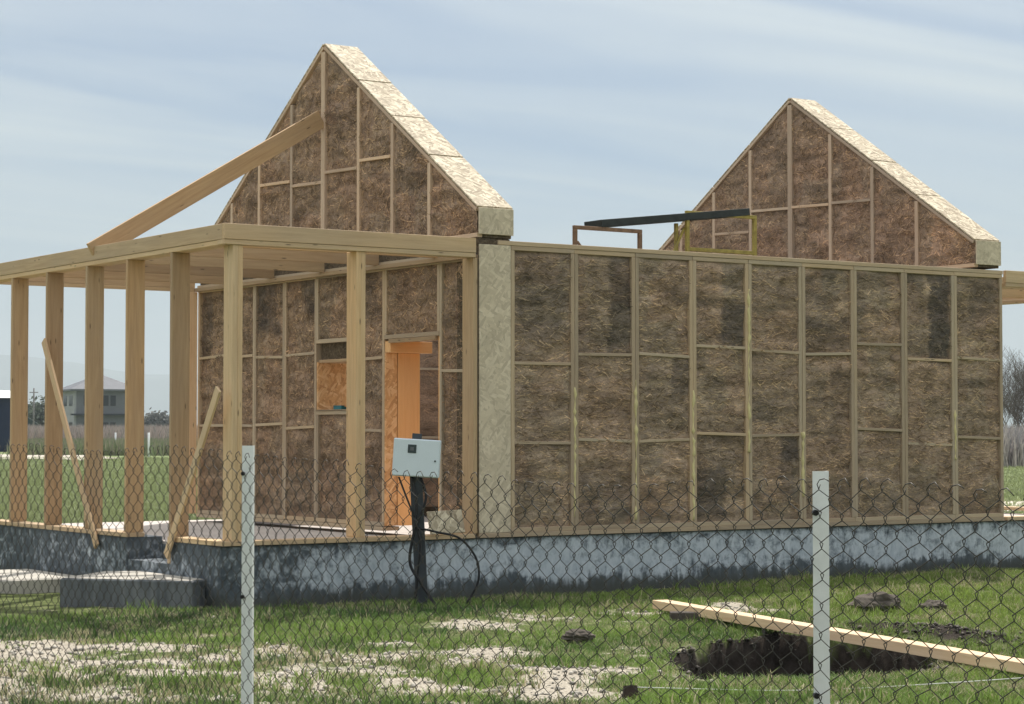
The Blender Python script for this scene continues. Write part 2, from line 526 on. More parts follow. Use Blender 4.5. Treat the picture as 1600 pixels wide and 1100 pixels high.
# ------------------------------------------------------------------ ground
FD = Vector((FW.x, FW.y, 0)).normalized()
PALE = [(-5.81, -3.01, 0.37, 1.08), (-6.62, -4.59, 0.19, 0.5), (-6.11, -4.22, 0.26, 0.54), (-5.71, -4.25, 0.26, 0.56), (-6.26, -5.88, 0.35, 0.31), (-4.83, -3.11, 0.14, 0.34), (-4.13, -2.23, 0.1, 0.33), (-5.38, -4.95, 0.26, 0.38), (-4.8, -4.12, 0.14, 0.35), (-4.95, -5.24, 0.28, 0.9), (-4.54, -5.29, 0.26, 0.46), (-4.37, -5.5, 0.21, 0.61), (-4.53, -6.1, 0.16, 0.35), (-4.19, -3.72, 0.14, 0.24), (-3.45, -5.19, 0.25, 0.38), (-4.35, -6.72, 0.26, 0.3), (-1.74, -2.43, 0.16, 0.38), (-1.66, -2.85, 0.22, 0.36), (-1.08, -2.49, 0.17, 0.52), (-3.47, -6.24, 0.23, 0.75), (-4.21, -7.01, 0.24, 0.39), (-3.88, -7.23, 0.16, 0.32), (-3.07, -6.05, 0.18, 0.48), (0.02, -2.43, 0.17, 0.35), (1.21, -2.81, 0.18, 0.36), (1.25, -2.39, 0.12, 0.37)]
PIT = [(-2.17, -5.9), (-2.68, -6.82), (-2.22, -7.3), (-1.38, -7.55), (-.38, -6.75), (-.05, -5.7), (-.35, -4.9), (-1.05, -5.05), (-1.65, -5.3)]
def poly_sd(x, y, poly):
    d = np.full(np.shape(x), 1e9); ins = np.zeros(np.shape(x), bool)
    n = len(poly)
    for i in range(n):
        ax, ay = poly[i]; bx, by = poly[(i + 1) % n]
        ex, ey = bx - ax, by - ay
        tt = np.clip(((x - ax) * ex + (y - ay) * ey) / (ex * ex + ey * ey), 0, 1)
        d = np.minimum(d, np.hypot(x - ax - tt * ex, y - ay - tt * ey))
        c = ((ay > y) != (by > y)) & (x < (bx - ax) * (y - ay) / (by - ay + 1e-12) + ax)
        ins ^= c
    return np.where(ins, -d, d)
def pale_at(x, y):
    p = np.zeros(np.shape(x))
    for (cx_, cy_, rr, rd) in PALE:
        dx, dy = x - cx_, y - cy_
        u = (dx * RT.x + dy * RT.y) / (rr * 1.9); v = (dx * FD.x + dy * FD.y) / (rd * 1.3)
        p = np.maximum(p, 1.15 - 0.75 * np.sqrt(u * u + v * v))
    p = p + (fbm(x * 2.6, y * 2.6, 0, 40, 4) - 0.5) * 1.7 - 0.02
    # scattered bare flecks further left
    p = np.maximum(p, (fbm(x * 1.1, y * 1.1, 3, 50, 4) - 0.53) * 5 * np.clip((-1.5 - x) / 2, 0, 1) * np.clip((-1.2 - y) / 1.5, 0, 1))
    return np.clip(p, 0, 1)
def height_at(x, y):
    h = (fbm(x * 0.5, y * 0.5, 0, 3, 3) - 0.5) * 0.10 + (fbm(x * 3, y * 3, 0, 5, 3) - 0.5) * 0.05
    near = np.clip(1 - (np.hypot(x + 2, y + 4) - 14) / 10, 0, 1)
    h = h * near
    h = h - 0.02
    # earth banked against the plinth in front, falling away a little to the left
    sd_ = poly_sd(x + (fbm(x * 4, y * 4, 0, 9, 3) - .5) * .25, y + (fbm(x * 4, y * 4, 5, 9, 3) - .5) * .25, PIT)
    t = np.clip((0.04 - sd_) / 0.16, 0, 1)
    h = h - 1.15 * t * t * (3 - 2 * t)
    # spoil heaped behind the pit
    h = h + 0.13 * np.exp(-((x - 0.35) / 0.35) ** 2 - ((y + 6.0) / 1.3) ** 2)
    return h
def soil_at(x, y):
    sd_ = poly_sd(x, y, PIT)
    s = np.clip(1.0 - np.clip(sd_, 0, 9) / 0.14, 0, 1)
    s = np.maximum(s, 0.8 * np.exp(-((x - 0.35) / 0.4) ** 2 - ((y + 6.0) / 1.4) ** 2))
    s = np.maximum(s, 0.45 * np.exp(-((y + 0.25) / 0.45) ** 2) * np.clip((1.2 - x) / 1.5, 0, 1) * (x > -3.4))
    return s
def axis_coords(lo, hi, step, far):
    a = list(np.arange(lo, hi + 1e-6, step))
    d, s = step, step
    left, right = [], []
    while d < far:
        s *= 1.22; d += s
        left.append(lo - d); right.append(hi + d)
    return np.array(left[::-1] + a + right)
gx = axis_coords(-8.5, 5.0, 0.065, 16000)
gy = axis_coords(-9.5, 0.6, 0.065, 16000)
X, Y = np.meshgrid(gx, gy, indexing='ij')
Zg = height_at(X, Y)
far_ = np.clip((np.hypot(X + 11.8, Y + 18) - 26) / 10, 0, 1)
tone = np.stack([pale_at(X, Y) * (1 - far_), soil_at(X, Y) * (1 - far_), far_], -1).reshape(-1, 3)
ny = len(gy); nx = len(gx)
idx = np.arange(nx * ny).reshape(nx, ny)
Fg = np.stack([idx[:-1, :-1], idx[1:, :-1], idx[1:, 1:], idx[:-1, 1:]], -1).reshape(-1, 4)
g = mesh('ground', np.stack([X, Y, Zg], -1).reshape(-1, 3), Fg, M_GROUND, cols=tone, smooth=True)
tag(g, kind='structure')

def blades(name, pts, hmin, hmax, wd, per, spread, colfn, mat, parent=None, bend=0.5):
    """grass tufts as bent two-segment blades, one mesh"""
    n = len(pts) * per
    base = np.repeat(pts, per, axis=0)
    ang = RNG.uniform(0, 2 * np.pi, n); rad = RNG.uniform(0, spread, n)
    b = base.copy(); b[:, 0] += np.cos(ang) * rad; b[:, 1] += np.sin(ang) * rad
    h = RNG.uniform(hmin, hmax, n)
    la = RNG.uniform(0, 2 * np.pi, n); ld = np.stack([np.cos(la), np.sin(la), np.zeros(n)], 1)
    wa = RNG.uniform(0, 2 * np.pi, n); wdv = np.stack([np.cos(wa), np.sin(wa), np.zeros(n)], 1) * (wd * RNG.uniform(0.6, 1.3, n))[:, None]
    lean = (h * RNG.uniform(0.1, bend, n))[:, None]
    mid = b + ld * lean * 0.35; mid[:, 2] += h * 0.6
    tip = b + ld * lean; tip[:, 2] += h
    V = np.stack([b - wdv, b + wdv, mid + wdv * 0.7, mid - wdv * 0.7, tip], 1).reshape(-1, 3)
    i0 = np.arange(n) * 5
    F = np.concatenate([np.stack([i0, i0 + 1, i0 + 2], 1), np.stack([i0, i0 + 2, i0 + 3], 1), np.stack([i0 + 3, i0 + 2, i0 + 4], 1)])
    c = np.repeat(colfn(b), 5, axis=0)
    return mesh(name, V, F, mat, parent, cols=c)

# near grass: the plot between fence and house
n = 150000
u = RNG.uniform(-4.6, 4.6, n); d = RNG.uniform(11.6, 27.5, n)
px = CAM_P.x + FD.x * d + RT.x * u * d / 17; py = CAM_P.y + FD.y * d + RT.y * u * d / 17
pa = pale_at(px, py); so = soil_at(px, py)
clump = fbm(px * 1.4, py * 1.4, 0, 77, 3)
keep = (RNG.uniform(0, 1, n) < (1.05 - pa * 1.15) * np.clip((clump - 0.22) * 3.2, 0.15, 1)) & (RNG.uniform(0, 1, n) > so * 1.2)
keep &= ~((py > -0.02) & (px > -2.9) & (px < 13)) 
keep &= ~((px > -5.9) & (px < -2.8) & (py > 0.1) & (py < 4.7))
px, py = px[keep], py[keep]
gp = np.stack([px, py, height_at(px, py) - 0.01], 1)
def grass_col(b):
    x, y = b[:, 0], b[:, 1]
    k = np.clip((fbm(x * 1.3, y * 1.3, 0, 91, 4) - 0.28) * 2.2, 0, 1)[:, None]; r = RNG.uniform(0.55, 1.45, len(b))[:, None]
    dryp = 0.06 + 0.30 * pale_at(x, y) + 0.55 * np.clip((fbm(x * 2.1, y * 2.1, 7, 93, 4) - 0.50) * 4, 0, 1)
    dry = (RNG.uniform(0, 1, len(b)) < dryp)[:, None]
    right_ = np.clip((x - 0.3 * y) / 3, 0, 1)[:, None]
    c = np.array([0.060, 0.115, 0.032]) * (1 - k) + np.array([0.19, 0.275, 0.065]) * k
    c = c * (1 - 0.55 * right_) + np.array([0.25, 0.315, 0.07]) * 0.55 * right_
    c = np.where(dry, np.array([0.36, 0.32, 0.20]), c)
    return c * r * 1.15
go = blades('grass', gp, 0.02, 0.06, 0.0042, 5, 0.055, grass_col, M_LEAF, bend=1.6)
tag(go, 'short green grass growing over the building plot', 'grass', kind='stuff')
# taller weeds and coarse tufts standing out of the turf
sel = (poly_sd(gp[:, 0], gp[:, 1], PIT) > 0.45) & (RNG.uniform(0, 1, len(gp)) < 0.035 * np.clip((fbm(gp[:, 0] * 0.9, gp[:, 1] * 0.9, 4, 97, 3) - 0.35) * 5, 0.1, 1))
go = blades('weeds', gp[sel], 0.05, 0.13, 0.0055, 9, 0.05, grass_col, M_LEAF, bend=1.0)
tag(go, 'taller coarse weed tufts standing out of the turf', 'weeds', kind='stuff')
# far meadow grass
n = 26000
d = 27 + 110 * RNG.uniform(0, 1, n) ** 1.8
u = np.where(RNG.uniform(0, 1, n) < 0.8, RNG.uniform(-0.27, -0.13, n), RNG.uniform(0.215, 0.27, n)) * d
px = CAM_P.x + FD.x * d + RT.x * u; py = CAM_P.y + FD.y * d + RT.y * u
keep = ~((px > -3) & (px < 12) & (py > -0.1) & (py < 6.8))
gp = np.stack([px, py, np.full(n, -0.03)], 1)[keep]
def far_col(b):
    r = RNG.uniform(0.7, 1.3, len(b))[:, None]
    return np.array([0.25, 0.285, 0.135]) * r
go = blades('meadow_grass', gp, 0.06, 0.16, 0.016, 4, 0.25, far_col, M_LEAF, bend=1.6)
tag(go, 'taller green meadow grass behind the house', 'grass', kind='stuff')

# rubble and pebbles on the bare patches
n = 60000
u = RNG.uniform(-4.4, 4.4, n); d = RNG.uniform(11.8, 21, n)
px = CAM_P.x + FD.x * d + RT.x * u * d / 17; py = CAM_P.y + FD.y * d + RT.y * u * d / 17
keep = (RNG.uniform(0, 1, n) < np.clip(pale_at(px, py) - 0.3, 0, 1) * 0.5) & (py < -0.2) & (poly_sd(px, py, PIT) > 0.2)
px, py = px[keep], py[keep]; n = len(px)
OCT = np.array([(1, 0, 0), (-1, 0, 0), (0, 1, 0), (0, -1, 0), (0, 0, 1), (0, 0, -1), (.6, .6, .45), (-.6, -.6, .45)])
OF = np.array([(0, 6, 4), (6, 2, 4), (2, 1, 4), (1, 7, 4), (7, 3, 4), (3, 0, 4), (6, 0, 2), (7, 1, 3), (2, 0, 5), (1, 2, 5), (3, 1, 5), (0, 3, 5)])
s = 0.005 + 0.024 * RNG.uniform(0, 1, n) ** 4
V = OCT[None] * s[:, None, None] * RNG.uniform(0.6, 1.3, (n, 8, 1)) * np.array([1, 1, 0.7])
ca, sa = np.cos(px * 91), np.sin(px * 91)
V = np.stack([V[..., 0] * ca[:, None] - V[..., 1] * sa[:, None], V[..., 0] * sa[:, None] + V[..., 1] * ca[:, None], V[..., 2]], -1)
V = V + np.stack([px, py, height_at(px, py) + s * 0.2], 1)[:, None, :]
F = (OF[None] + (np.arange(n) * 8)[:, None, None]).reshape(-1, 3)
c = np.repeat(np.array([0.38, 0.35, 0.30]) * RNG.uniform(0.5, 1.35, (n, 1)), 8, axis=0)
po = mesh('pebbles', V.reshape(-1, 3), F, M_STRAND, cols=c)
tag(po, 'pale rubble and pebbles strewn over bare ground', 'pebbles', kind='stuff')

# crumbled soil round the pit and on the spoil behind the timber
n = 9000
px = RNG.uniform(-3.4, 1.6, n); py = RNG.uniform(-8.4, -3.8, n)
sdp = poly_sd(px, py, PIT)
spl = np.exp(-((px - 0.45) / 0.42) ** 2 - ((py + 6.0) / 1.4) ** 2)
keep = (RNG.uniform(0, 1, n) < np.maximum(np.exp(-(np.clip(sdp, 0, 9) / 0.13) ** 2) * 0.9, spl * 0.8)) & (sdp > -0.06)
px, py = px[keep], py[keep]; n = len(px)
s = 0.008 + 0.028 * RNG.uniform(0, 1, n) ** 3
V = OCT[None] * s[:, None, None] * RNG.uniform(0.5, 1.5, (n, 8, 1)) * np.array([1.2, 1, 0.55])
V = V + np.stack([px, py, height_at(px, py) + s * 0.3], 1)[:, None, :]
F = (OF[None] + (np.arange(n) * 8)[:, None, None]).reshape(-1, 3)
c = np.repeat(np.array([0.075, 0.062, 0.050]) * RNG.uniform(0.4, 1.7, (n, 1)), 8, axis=0)
po = mesh('soil_crumbs', V.reshape(-1, 3), F, M_STRAND, cols=c)
tag(po, 'dark crumbled soil thrown up round the pit', 'soil', kind='stuff')

# ------------------------------------------------------------------ the house
FZ = 0.56
house = empty('straw_house', (0, 0, 0), 'unfinished timber and straw panel house with open gables and a porch frame', 'house')

def straw_bay(name, O, U, Nn, u0, u1, zb, zt, base, mat, parent, dark=(), seed=0, recess=0.018, amp=0.034, strands=800, step=0.032):
    """straw infill of one panel: an uneven grid plus loose strands, u along the wall, zt/zb functions of u"""
    U, Nn = np.array(U, float), np.array(Nn, float); O = np.array(O, float)
    nu = max(3, int((u1 - u0) / step) + 1)
    us = np.linspace(u0, u1, nu)
    hmax = max(max(zt(a) - zb(a) for a in us), 0.05)
    nz = max(3, int(hmax / step) + 1)
    T = np.linspace(0, 1, nz)
    UU, TT = np.meshgrid(us, T, indexing='ij')
    ZB = np.array([zb(a) for a in us])[:, None]; ZT = np.array([zt(a) for a in us])[:, None]
    ZZ = ZB + (ZT - ZB) * TT
    def disp(uu, zz):
        lay = fbm(uu * 2.2, zz * 9.0, seed * 7.3, 21, 4)
        lump = fbm(uu * 4.0, zz * 4.0, seed * 3.1, 31, 4)
        return (lay - 0.5) * 1.6 * amp + (lump - 0.5) * 1.8 * amp
    def colour(uu, zz):
        off = _h(np.floor(zz / 0.41 + seed * .37).astype(np.int64), np.zeros_like(uu, dtype=np.int64) + seed, np.zeros_like(uu, dtype=np.int64), 5)
        wob = (fbm(uu * 5, zz * 5, seed, 63, 3) - .5) * .22
        cu = np.floor((uu + wob) / 0.38 + off).astype(np.int64); cz = np.floor((zz + wob) / 0.41 + seed * .37).astype(np.int64)
        v = _h(cu, cz, np.zeros_like(cu) + seed, 8)[..., None]; hsh = _h(cu, cz, np.zeros_like(cu) + seed, 18)[..., None]
        k = fbm(uu * 1.6, zz * 1.6, seed * 1.7, 61, 4)[..., None]
        c = np.array(base) * (0.90 + 0.17 * v + 0.30 * (k - 0.45))
        c = c * (np.array([1.05, 0.985, 0.95]) * hsh + np.array([0.97, 1.0, 1.0]) * (1 - hsh))
        lay = fbm(uu * 3.2, zz * 15.0, seed * 2.3, 81, 4)[..., None]; bl = fbm(uu * 7.0, zz * 9.0, seed * 4.1, 83, 3)[..., None]
        c = c * np.clip(1 + 1.25 * (lay - 0.5) + 0.6 * (bl - 0.5), 0.3, 1.8)  # layer and lump shading painted into the straw tone
        for (du, dz, ru, rz, am) in dark:
            q = np.maximum(np.abs((uu - du) / ru), np.abs((zz - dz) / rz)) + (fbm(uu * 6, zz * 6, 2, 71, 3) - .5) * .55
            m = np.clip((1.18 - q) * 3.2, 0, 1)[..., None] * am * 0.72
            c = c * (1 - m) + np.array([0.046, 0.050, 0.058]) * m
        return np.clip(c, 0.008, 1)
    D = disp(UU, ZZ)
    edge = np.minimum(np.minimum(UU - u0, u1 - UU), np.minimum(TT, 1 - TT) * hmax)
    D = D - recess - 0.012 * np.exp(-edge / 0.03)
    V = O + UU[..., None] * U + D[..., None] * Nn
    V[..., 2] += ZZ
    cols = colour(UU, ZZ)
    ii = np.arange(nu * nz).reshape(nu, nz)
    F = np.stack([ii[:-1, :-1], ii[1:, :-1], ii[1:, 1:], ii[:-1, 1:]], -1).reshape(-1, 4)
    if np.dot(np.cross(U, [0, 0, 1]), Nn) < 0: F = F[:, ::-1]
    Fq = np.concatenate([F[:, [0, 1, 2]], F[:, [0, 2, 3]]])
    V = V.reshape(-1, 3); cols = cols.reshape(-1, 3)
    # loose strands
    area = (u1 - u0) * hmax
    ns = int(area * strands)
    if ns:
        su = RNG.uniform(u0 + 0.02, u1 - 0.02, ns); st = RNG.uniform(0.02, 0.98, ns)
        zb_ = np.interp(su, us, ZB[:, 0]); zt_ = np.interp(su, us, ZT[:, 0]); sz = zb_ + (zt_ - zb_) * st
        ok = (zt_ - zb_) > 0.08
        su, sz = su[ok], sz[ok]; ns = len(su)
        an = RNG.normal(0, 0.45 if abs(U[0]) > 0.5 else 0.8, ns); ln = RNG.uniform(0.025, 0.10, ns); wd = RNG.uniform(0.0015, 0.0042, ns)
        du_, dz_ = np.cos(an) * ln / 2, np.sin(an) * ln / 2
        lim = lambda a: np.clip(a, u0 + .004, u1 - .004)
        o_ = disp(su, sz) - recess + RNG.uniform(0.002, 0.014, ns)
        tilt = RNG.uniform(-0.008, 0.012, ns)
        def pt(a, b, off): return O + a[:, None] * U + off[:, None] * Nn + np.stack([np.zeros(ns), np.zeros(ns), b], 1)
        nx_, nz_ = -np.sin(an) * wd, np.cos(an) * wd
        q = np.stack([pt(lim(su - du_ - nx_), sz - dz_ - nz_, o_), pt(lim(su + du_ - nx_), sz + dz_ - nz_, o_ + tilt), pt(lim(su + du_ + nx_), sz + dz_ + nz_, o_ + tilt), pt(lim(su - du_ + nx_), sz - dz_ + nz_, o_)], 1)
        sc_ = colour(su, sz) * (0.5 + 1.5 * RNG.uniform(0, 1, (ns, 1)) ** 1.6) * np.array([1.05, 1.0, 0.86])
        b0 = len(V)
        i0 = b0 + np.arange(ns) * 4
        V = np.concatenate([V, q.reshape(-1, 3)]); cols = np.concatenate([cols, np.repeat(sc_, 4, axis=0)])
        Fq = np.concatenate([Fq, np.stack([i0, i0 + 1, i0 + 2], 1), np.stack([i0, i0 + 2, i0 + 3], 1)])
    return mesh(name, V, Fq, mat, parent, cols=cols, smooth=True)

# --- plinth (structure of the house: one part, its pieces below)
def rough_box(name, x0, x1, y0, y1, z0, z1, mat, parent, step=0.12, amp=0.012, seed=0):
    """box with subdivided, slightly uneven faces"""
    V, F = [], []
    def face(o, a, b, na, nb, nrm):
        base = len(V)
        for i in range(na + 1):
            for j in range(nb + 1):
                p = Vector(o) + Vector(a) * (i / na) + Vector(b) * (j / nb)
                e = 0.0 if (i in (0, na) or j in (0, nb)) else 1.0
                h = float(fbm(p.x * 3 + seed, p.y * 3, p.z * 3, 2, 3)) - 0.5
                V.append(p + Vector(nrm) * h * 2 * amp * e)
        for i in range(na):
            for j in range(nb):
                k = base + i * (nb + 1) + j
                F.append((k, k + nb + 1, k + nb + 2, k + 1))
    dx, dy, dz = x1 - x0, y1 - y0, z1 - z0
    cnt = lambda L_: max(1, min(80, int(L_ / step)))
    face((x0, y0, z0), (dx, 0, 0), (0, 0, dz), cnt(dx), cnt(dz), (0, -1, 0))
    face((x1, y1, z0), (-dx, 0, 0), (0, 0, dz), cnt(dx), cnt(dz), (0, 1, 0))
    face((x0, y1, z0), (0, -dy, 0), (0, 0, dz), cnt(dy), cnt(dz), (-1, 0, 0))
    face((x1, y0, z0), (0, dy, 0), (0, 0, dz), cnt(dy), cnt(dz), (1, 0, 0))
    face((x0, y0, z1), (dx, 0, 0), (0, dy, 0), 2, 2, (0, 0, 1))
    return mesh(name, V, F, mat, parent, smooth=False)
PX0, PX1, WD = -2.84, 10.4, 6.42
# foundation walls with a gap in the porch side where the step is
rough_box('foundation_wall', PX0, PX1, 0.015, 0.40, -0.15, FZ, M_FOUND, house, 0.11, 0.014, 1)
rough_box('foundation_wall', PX0 + 0.01, PX0 + 0.40, 0.402, 1.12, -0.15, FZ, M_FOUND, house, 0.11, 0.014, 2)
rough_box('foundation_wall', PX0 + 0.01, PX0 + 0.40, 2.15, WD + 0.35, -0.15, FZ, M_FOUND, house, 0.11, 0.014, 3)
rough_box('foundation_wall', PX0 + 0.405, PX0 + 0.80, 0.405, WD + 0.35, -0.15, FZ - 0.08, M_FOUND, house, 0.11, 0.014, 4)
rough_box('foundation_wall', PX0 + 0.02, PX0 + 0.403, 1.123, 2.147, -0.15, 0.34, M_FOUND, house, 0.11, 0.014, 5)
mesh('floor_slab', boxv(PX0 + 0.42, PX1 - 0.02, 0.41, WD + 0.34, 0.1, FZ - 0.05), BOXF, M_FLOOR, house)

# --- long front wall
XS = [0.388, 1.184, 1.974, 2.751, 3.532, 4.315, 5.098, 5.89, 6.70, 7.51]
BAT = [(2.321, 1.51), (2.428, 1.534), (2.437, 1.532), (2.543, 1.60), (2.511, 1.586), (2.499,), (2.625, 1.65), (2.464, 1.479), (2.488, 1.553)]
LDARK = {0: [(0.8, 2.95, .28, .42, .45)], 1: [(1.80, 3.0, .15, .48, .72), (1.4, 2.6, .25, .2, .3), (1.6, .95, .3, .22, .4)], 2: [(2.60, 2.22, .13, .18, .6), (2.6, 3.1, .12, .1, .4)],
         3: [(3.33, 2.78, .17, .22, .85), (3.08, 3.02, .3, .05, .6), (3.0, .98, .2, .26, .75), (3.4, 3.3, .2, .12, .4)], 4: [(4.14, 1.44, .13, .14, .85), (3.75, 1.85, .18, .12, .5), (4.1, 1.1, .1, .2, .5)],
         5: [(4.68, 2.72, .33, .2, .55), (4.9, 1.9, .14, .4, .4), (4.6, 3.2, .25, .2, .35)], 6: [(5.2, 3.1, .1, .3, .3)], 7: [(6.46, 2.95, .17, .5, .95), (6.1, 3.0, .14, .5, .35)], 8: [(7.2, 3.2, .2, .2, .45), (7.0, 2.2, .35, .06, .4)]}
LBASE = (0.37, 0.285, 0.22)
for i in range(9):
    a, b = XS[i], XS[i + 1]
    sp = straw_bay('straw_panel', (0, 0, 0), (1, 0, 0), (0, -1, 0), a + 0.04, b - 0.04, lambda u: 0.64, lambda u: 3.47, LBASE, M_STRAW_X, house, LDARK[i], seed=i + 1)
    for s, x in ((0, a), (1, b)):
        x0, x1 = (x + 0.0015, x + 0.047) if s == 0 else (x - 0.047, x - 0.0015)
        f = random.uniform(-0.004, 0.003)
        slab('stud', x0, x1, f, 0.09, 0.655, 3.463, M_STUD, sp)
    slab('bottom_rail', a + 0.002, b - 0.002, -0.003 + random.uniform(-.003, .003), 0.09, 0.608, 0.654, M_STUD, sp)
    slab('top_rail', a + 0.002, b - 0.002, -0.002 + random.uniform(-.003, .003), 0.09, 3.464, 3.509, M_STUD, sp)
    for z in BAT[i]:
        dz = random.uniform(-0.012, 0.012)
        board('batten', (a + 0.048, 0.012, z - dz), (b - 0.048, 0.012, z + dz), 0.032, 0.028, (0, 0, 1), M_STUD, sp)
    # sealant squeezed out of the joint between panels
    if i in (0, 1, 2, 3, 4, 7):
        z0 = {0: .75, 1: .7, 2: .68, 3: 1.4, 4: .9, 7: 1.3}[i]; z1 = {0: 2.1, 1: 2.2, 2: 2.1, 3: 3.2, 4: 1.65, 7: 1.9}[i]
        pts, rr = [], []
        z = z0
        while z < z1:
            pts.append((b + random.uniform(-0.007, 0.007), -0.003, z)); rr.append(random.choice((0.003, 0.009, 0.014, 0.021)) * random.uniform(.7, 1.2)); z += random.uniform(0.03, 0.06)
        V, F = tubes([pts], rr, 5)
        mesh('sealant_bead', V, F, M_FOAM, sp, smooth=True)
# sill and top plates
for a, b in ((0.0, 3.1), (3.103, 7.51)):
    slab('sill_plate', a, b, -0.012, 0.20, FZ + 0.002, FZ + 0.047, M_STUD, house)
for a, b in ((0.23, 4.0), (4.003, 7.52)):
    slab('top_plate', a, b, -0.008, 0.40, 3.511, 3.556, M_STUD, house)
# straw body of the wall, behind the faces
def core(x0, x1, y0, y1, z0, z1):
    return mesh('straw_core', boxv(x0, x1, y0, y1, z0, z1), BOXF, M_CORE, house)
tcore = NT('straw_core', 1.0, 0.05)
ncore = tcore.noise(tcore.coords('Object', (1, 1, 1.5)), 22.0, 6, 0.7, 1.0)
tcore.col(tcore.ramp(ncore, [(0.3, (0.05, 0.038, 0.026)), (0.55, (0.15, 0.115, 0.08)), (0.75, (0.27, 0.215, 0.145))]))
tcore.bump(ncore, 0.8, 0.02)
M_CORE = tcore.m
core(0.43, 7.50, 0.10, 0.41, 0.62, 3.505)

# --- gable wall under the porch (faces -X at x = 0)
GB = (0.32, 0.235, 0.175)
GY = [0.03, 0.747, 1.855, 2.613, 3.354, 4.118, 4.874, 5.63, 6.40]
def gbay(i, z0, z1, bats=(), dark=(), studs=(1, 1), seed=0, top=True, bot=True):
    a, b = GY[i], GY[i + 1]
    sp = straw_bay('straw_panel', (0, 0, 0), (0, 1, 0), (-1, 0, 0), a + 0.035, b - 0.035, lambda u: z0 + 0.04, lambda u: z1 - 0.04, GB, M_STRAW_Y, house, dark, seed=seed + 30)
    if studs[0]: slab('stud', random.uniform(-.003, .002), 0.09, a + 0.0015, a + 0.044, z0 + 0.046, z1 - 0.046, M_STUD, sp)
    if studs[1]: slab('stud', random.uniform(-.003, .002), 0.09, b - 0.044, b - 0.0015, z0 + 0.046, z1 - 0.046, M_STUD, sp)
    if bot: slab('bottom_rail', -0.004, 0.09, a + 0.002, b - 0.002, z0, z0 + 0.045, M_STUD, sp)
    if top: slab('top_rail', -0.004, 0.09, a + 0.002, b - 0.002, z1 - 0.045, z1, M_STUD, sp)
    for z in bats:
        dz = random.uniform(-.01, .01)
        board('batten', (0.010, a + 0.045, z - dz), (0.010, b - 0.045, z + dz), 0.032, 0.028, (0, 0, 1), M_STUD, sp)
    return sp
gbay(0, 0.61, 3.40, (2.243,), seed=1)
gbay(1, 2.615, 3.40, (), seed=2)
gbay(2, 0.61, 3.40, (2.416, 1.641), [(2.3, 3.1, .25, .3, .5)], seed=3)
gbay(3, 2.62, 3.40, (), seed=4)
gbay(3, 0.61, 1.86, (), seed=5)
gbay(4, 0.61, 3.40, (2.51, 1.672), [(3.5, 3.2, .16, .2, .7)], seed=6)
gbay(5, 0.61, 3.40, (2.50, 1.711), [(4.6, 3.1, .28, .3, .7)], seed=7)
gbay(6, 0.61, 3.40, (2.53, 1.70), seed=8)
gbay(7, 0.61, 3.40, (2.545, 1.70), [(6.2, 3.0, .15, .45, .55)], seed=9)
slab('sill_plate', -0.012, 0.2, 1.86, 6.40, FZ + 0.003, FZ + 0.046, M_STUD, house)
slab('sill_plate', -0.012, 0.2, 0.203, 0.745, FZ + 0.003, FZ + 0.046, M_STUD, house)
slab('top_plate', -0.013, 0.40, 0.405, 6.40, 3.402, 3.447, M_STUD, house)
# straw body with the door and window openings left free
core(0.10, 0.41, 0.43, 0.74, 0.62, 3.40); core(0.10, 0.41, 0.74, 1.862, 2.66, 3.40)
core(0.10, 0.41, 1.862, 2.605, 0.62, 3.40); core(0.10, 0.41, 2.605, 3.362, 2.64, 3.40); core(0.10, 0.41, 2.605, 3.362, 0.62, 1.84)
core(0.10, 0.41, 3.362, 6.38, 0.62, 3.40)
core(0.06, 0.41, 2.636, 3.33, 2.437, 2.638)
core(0.02, 0.40, 0.04, 6.38, 3.449, 3.575)
# door linings
slab('door_jamb', 0.005, 0.155, 1.838, 1.8535, 0.615, 2.47, M_OSBO, house)
slab('door_jamb', 0.162, 0.435, 1.825, 1.8535, 0.615, 2.47, M_WARM, house)
slab('door_jamb', 0.01, 0.42, 0.749, 0.775, 0.615, 2.61, M_WARM, house)
slab('door_header', 0.01, 0.54, 1.74, 1.8535, 2.472, 2.595, M_WARM, house, long_axis=0)
slab('door_header', -0.02, 0.06, 0.79, 1.735, 2.572, 2.612, M_PINK, house)
slab('door_header', 0.10, 0.42, 0.79, 1.735, 2.60, 2.65, M_WARM, house)
# window linings
slab('window_jamb', 0.006, 0.42, 3.332, 3.3525, 1.872, 2.41, M_OSBO, house, long_axis=2)
slab('window_jamb', 0.006, 0.42, 2.6145, 2.634, 1.872, 2.41, M_OSBO, house, long_axis=2)
slab('window_sill', -0.02, 0.43, 2.616, 3.351, 1.862, 1.8705, M_STUD, house, long_axis=1)
slab('window_header', 0.02, 0.43, 2.636, 3.330, 2.40, 2.435, M_PINK, house)
slab('window_lath', 0.36, 0.40, 2.70, 2.74, 1.8725, 2.36, M_PINK, house)
# OSB on the wall end that faces the long side
slab('sheathing_board', 0.004, 0.384, -0.006, 0.012, FZ + 0.05, 3.508, M_OSBE, house, long_axis=2)
core(0.01, 0.385, 0.014, 0.42, 0.62, 3.505)
slab('corner_packer', 0.0, 0.228, 0.01, 0.3, 3.512, 3.55, M_CORE, house)

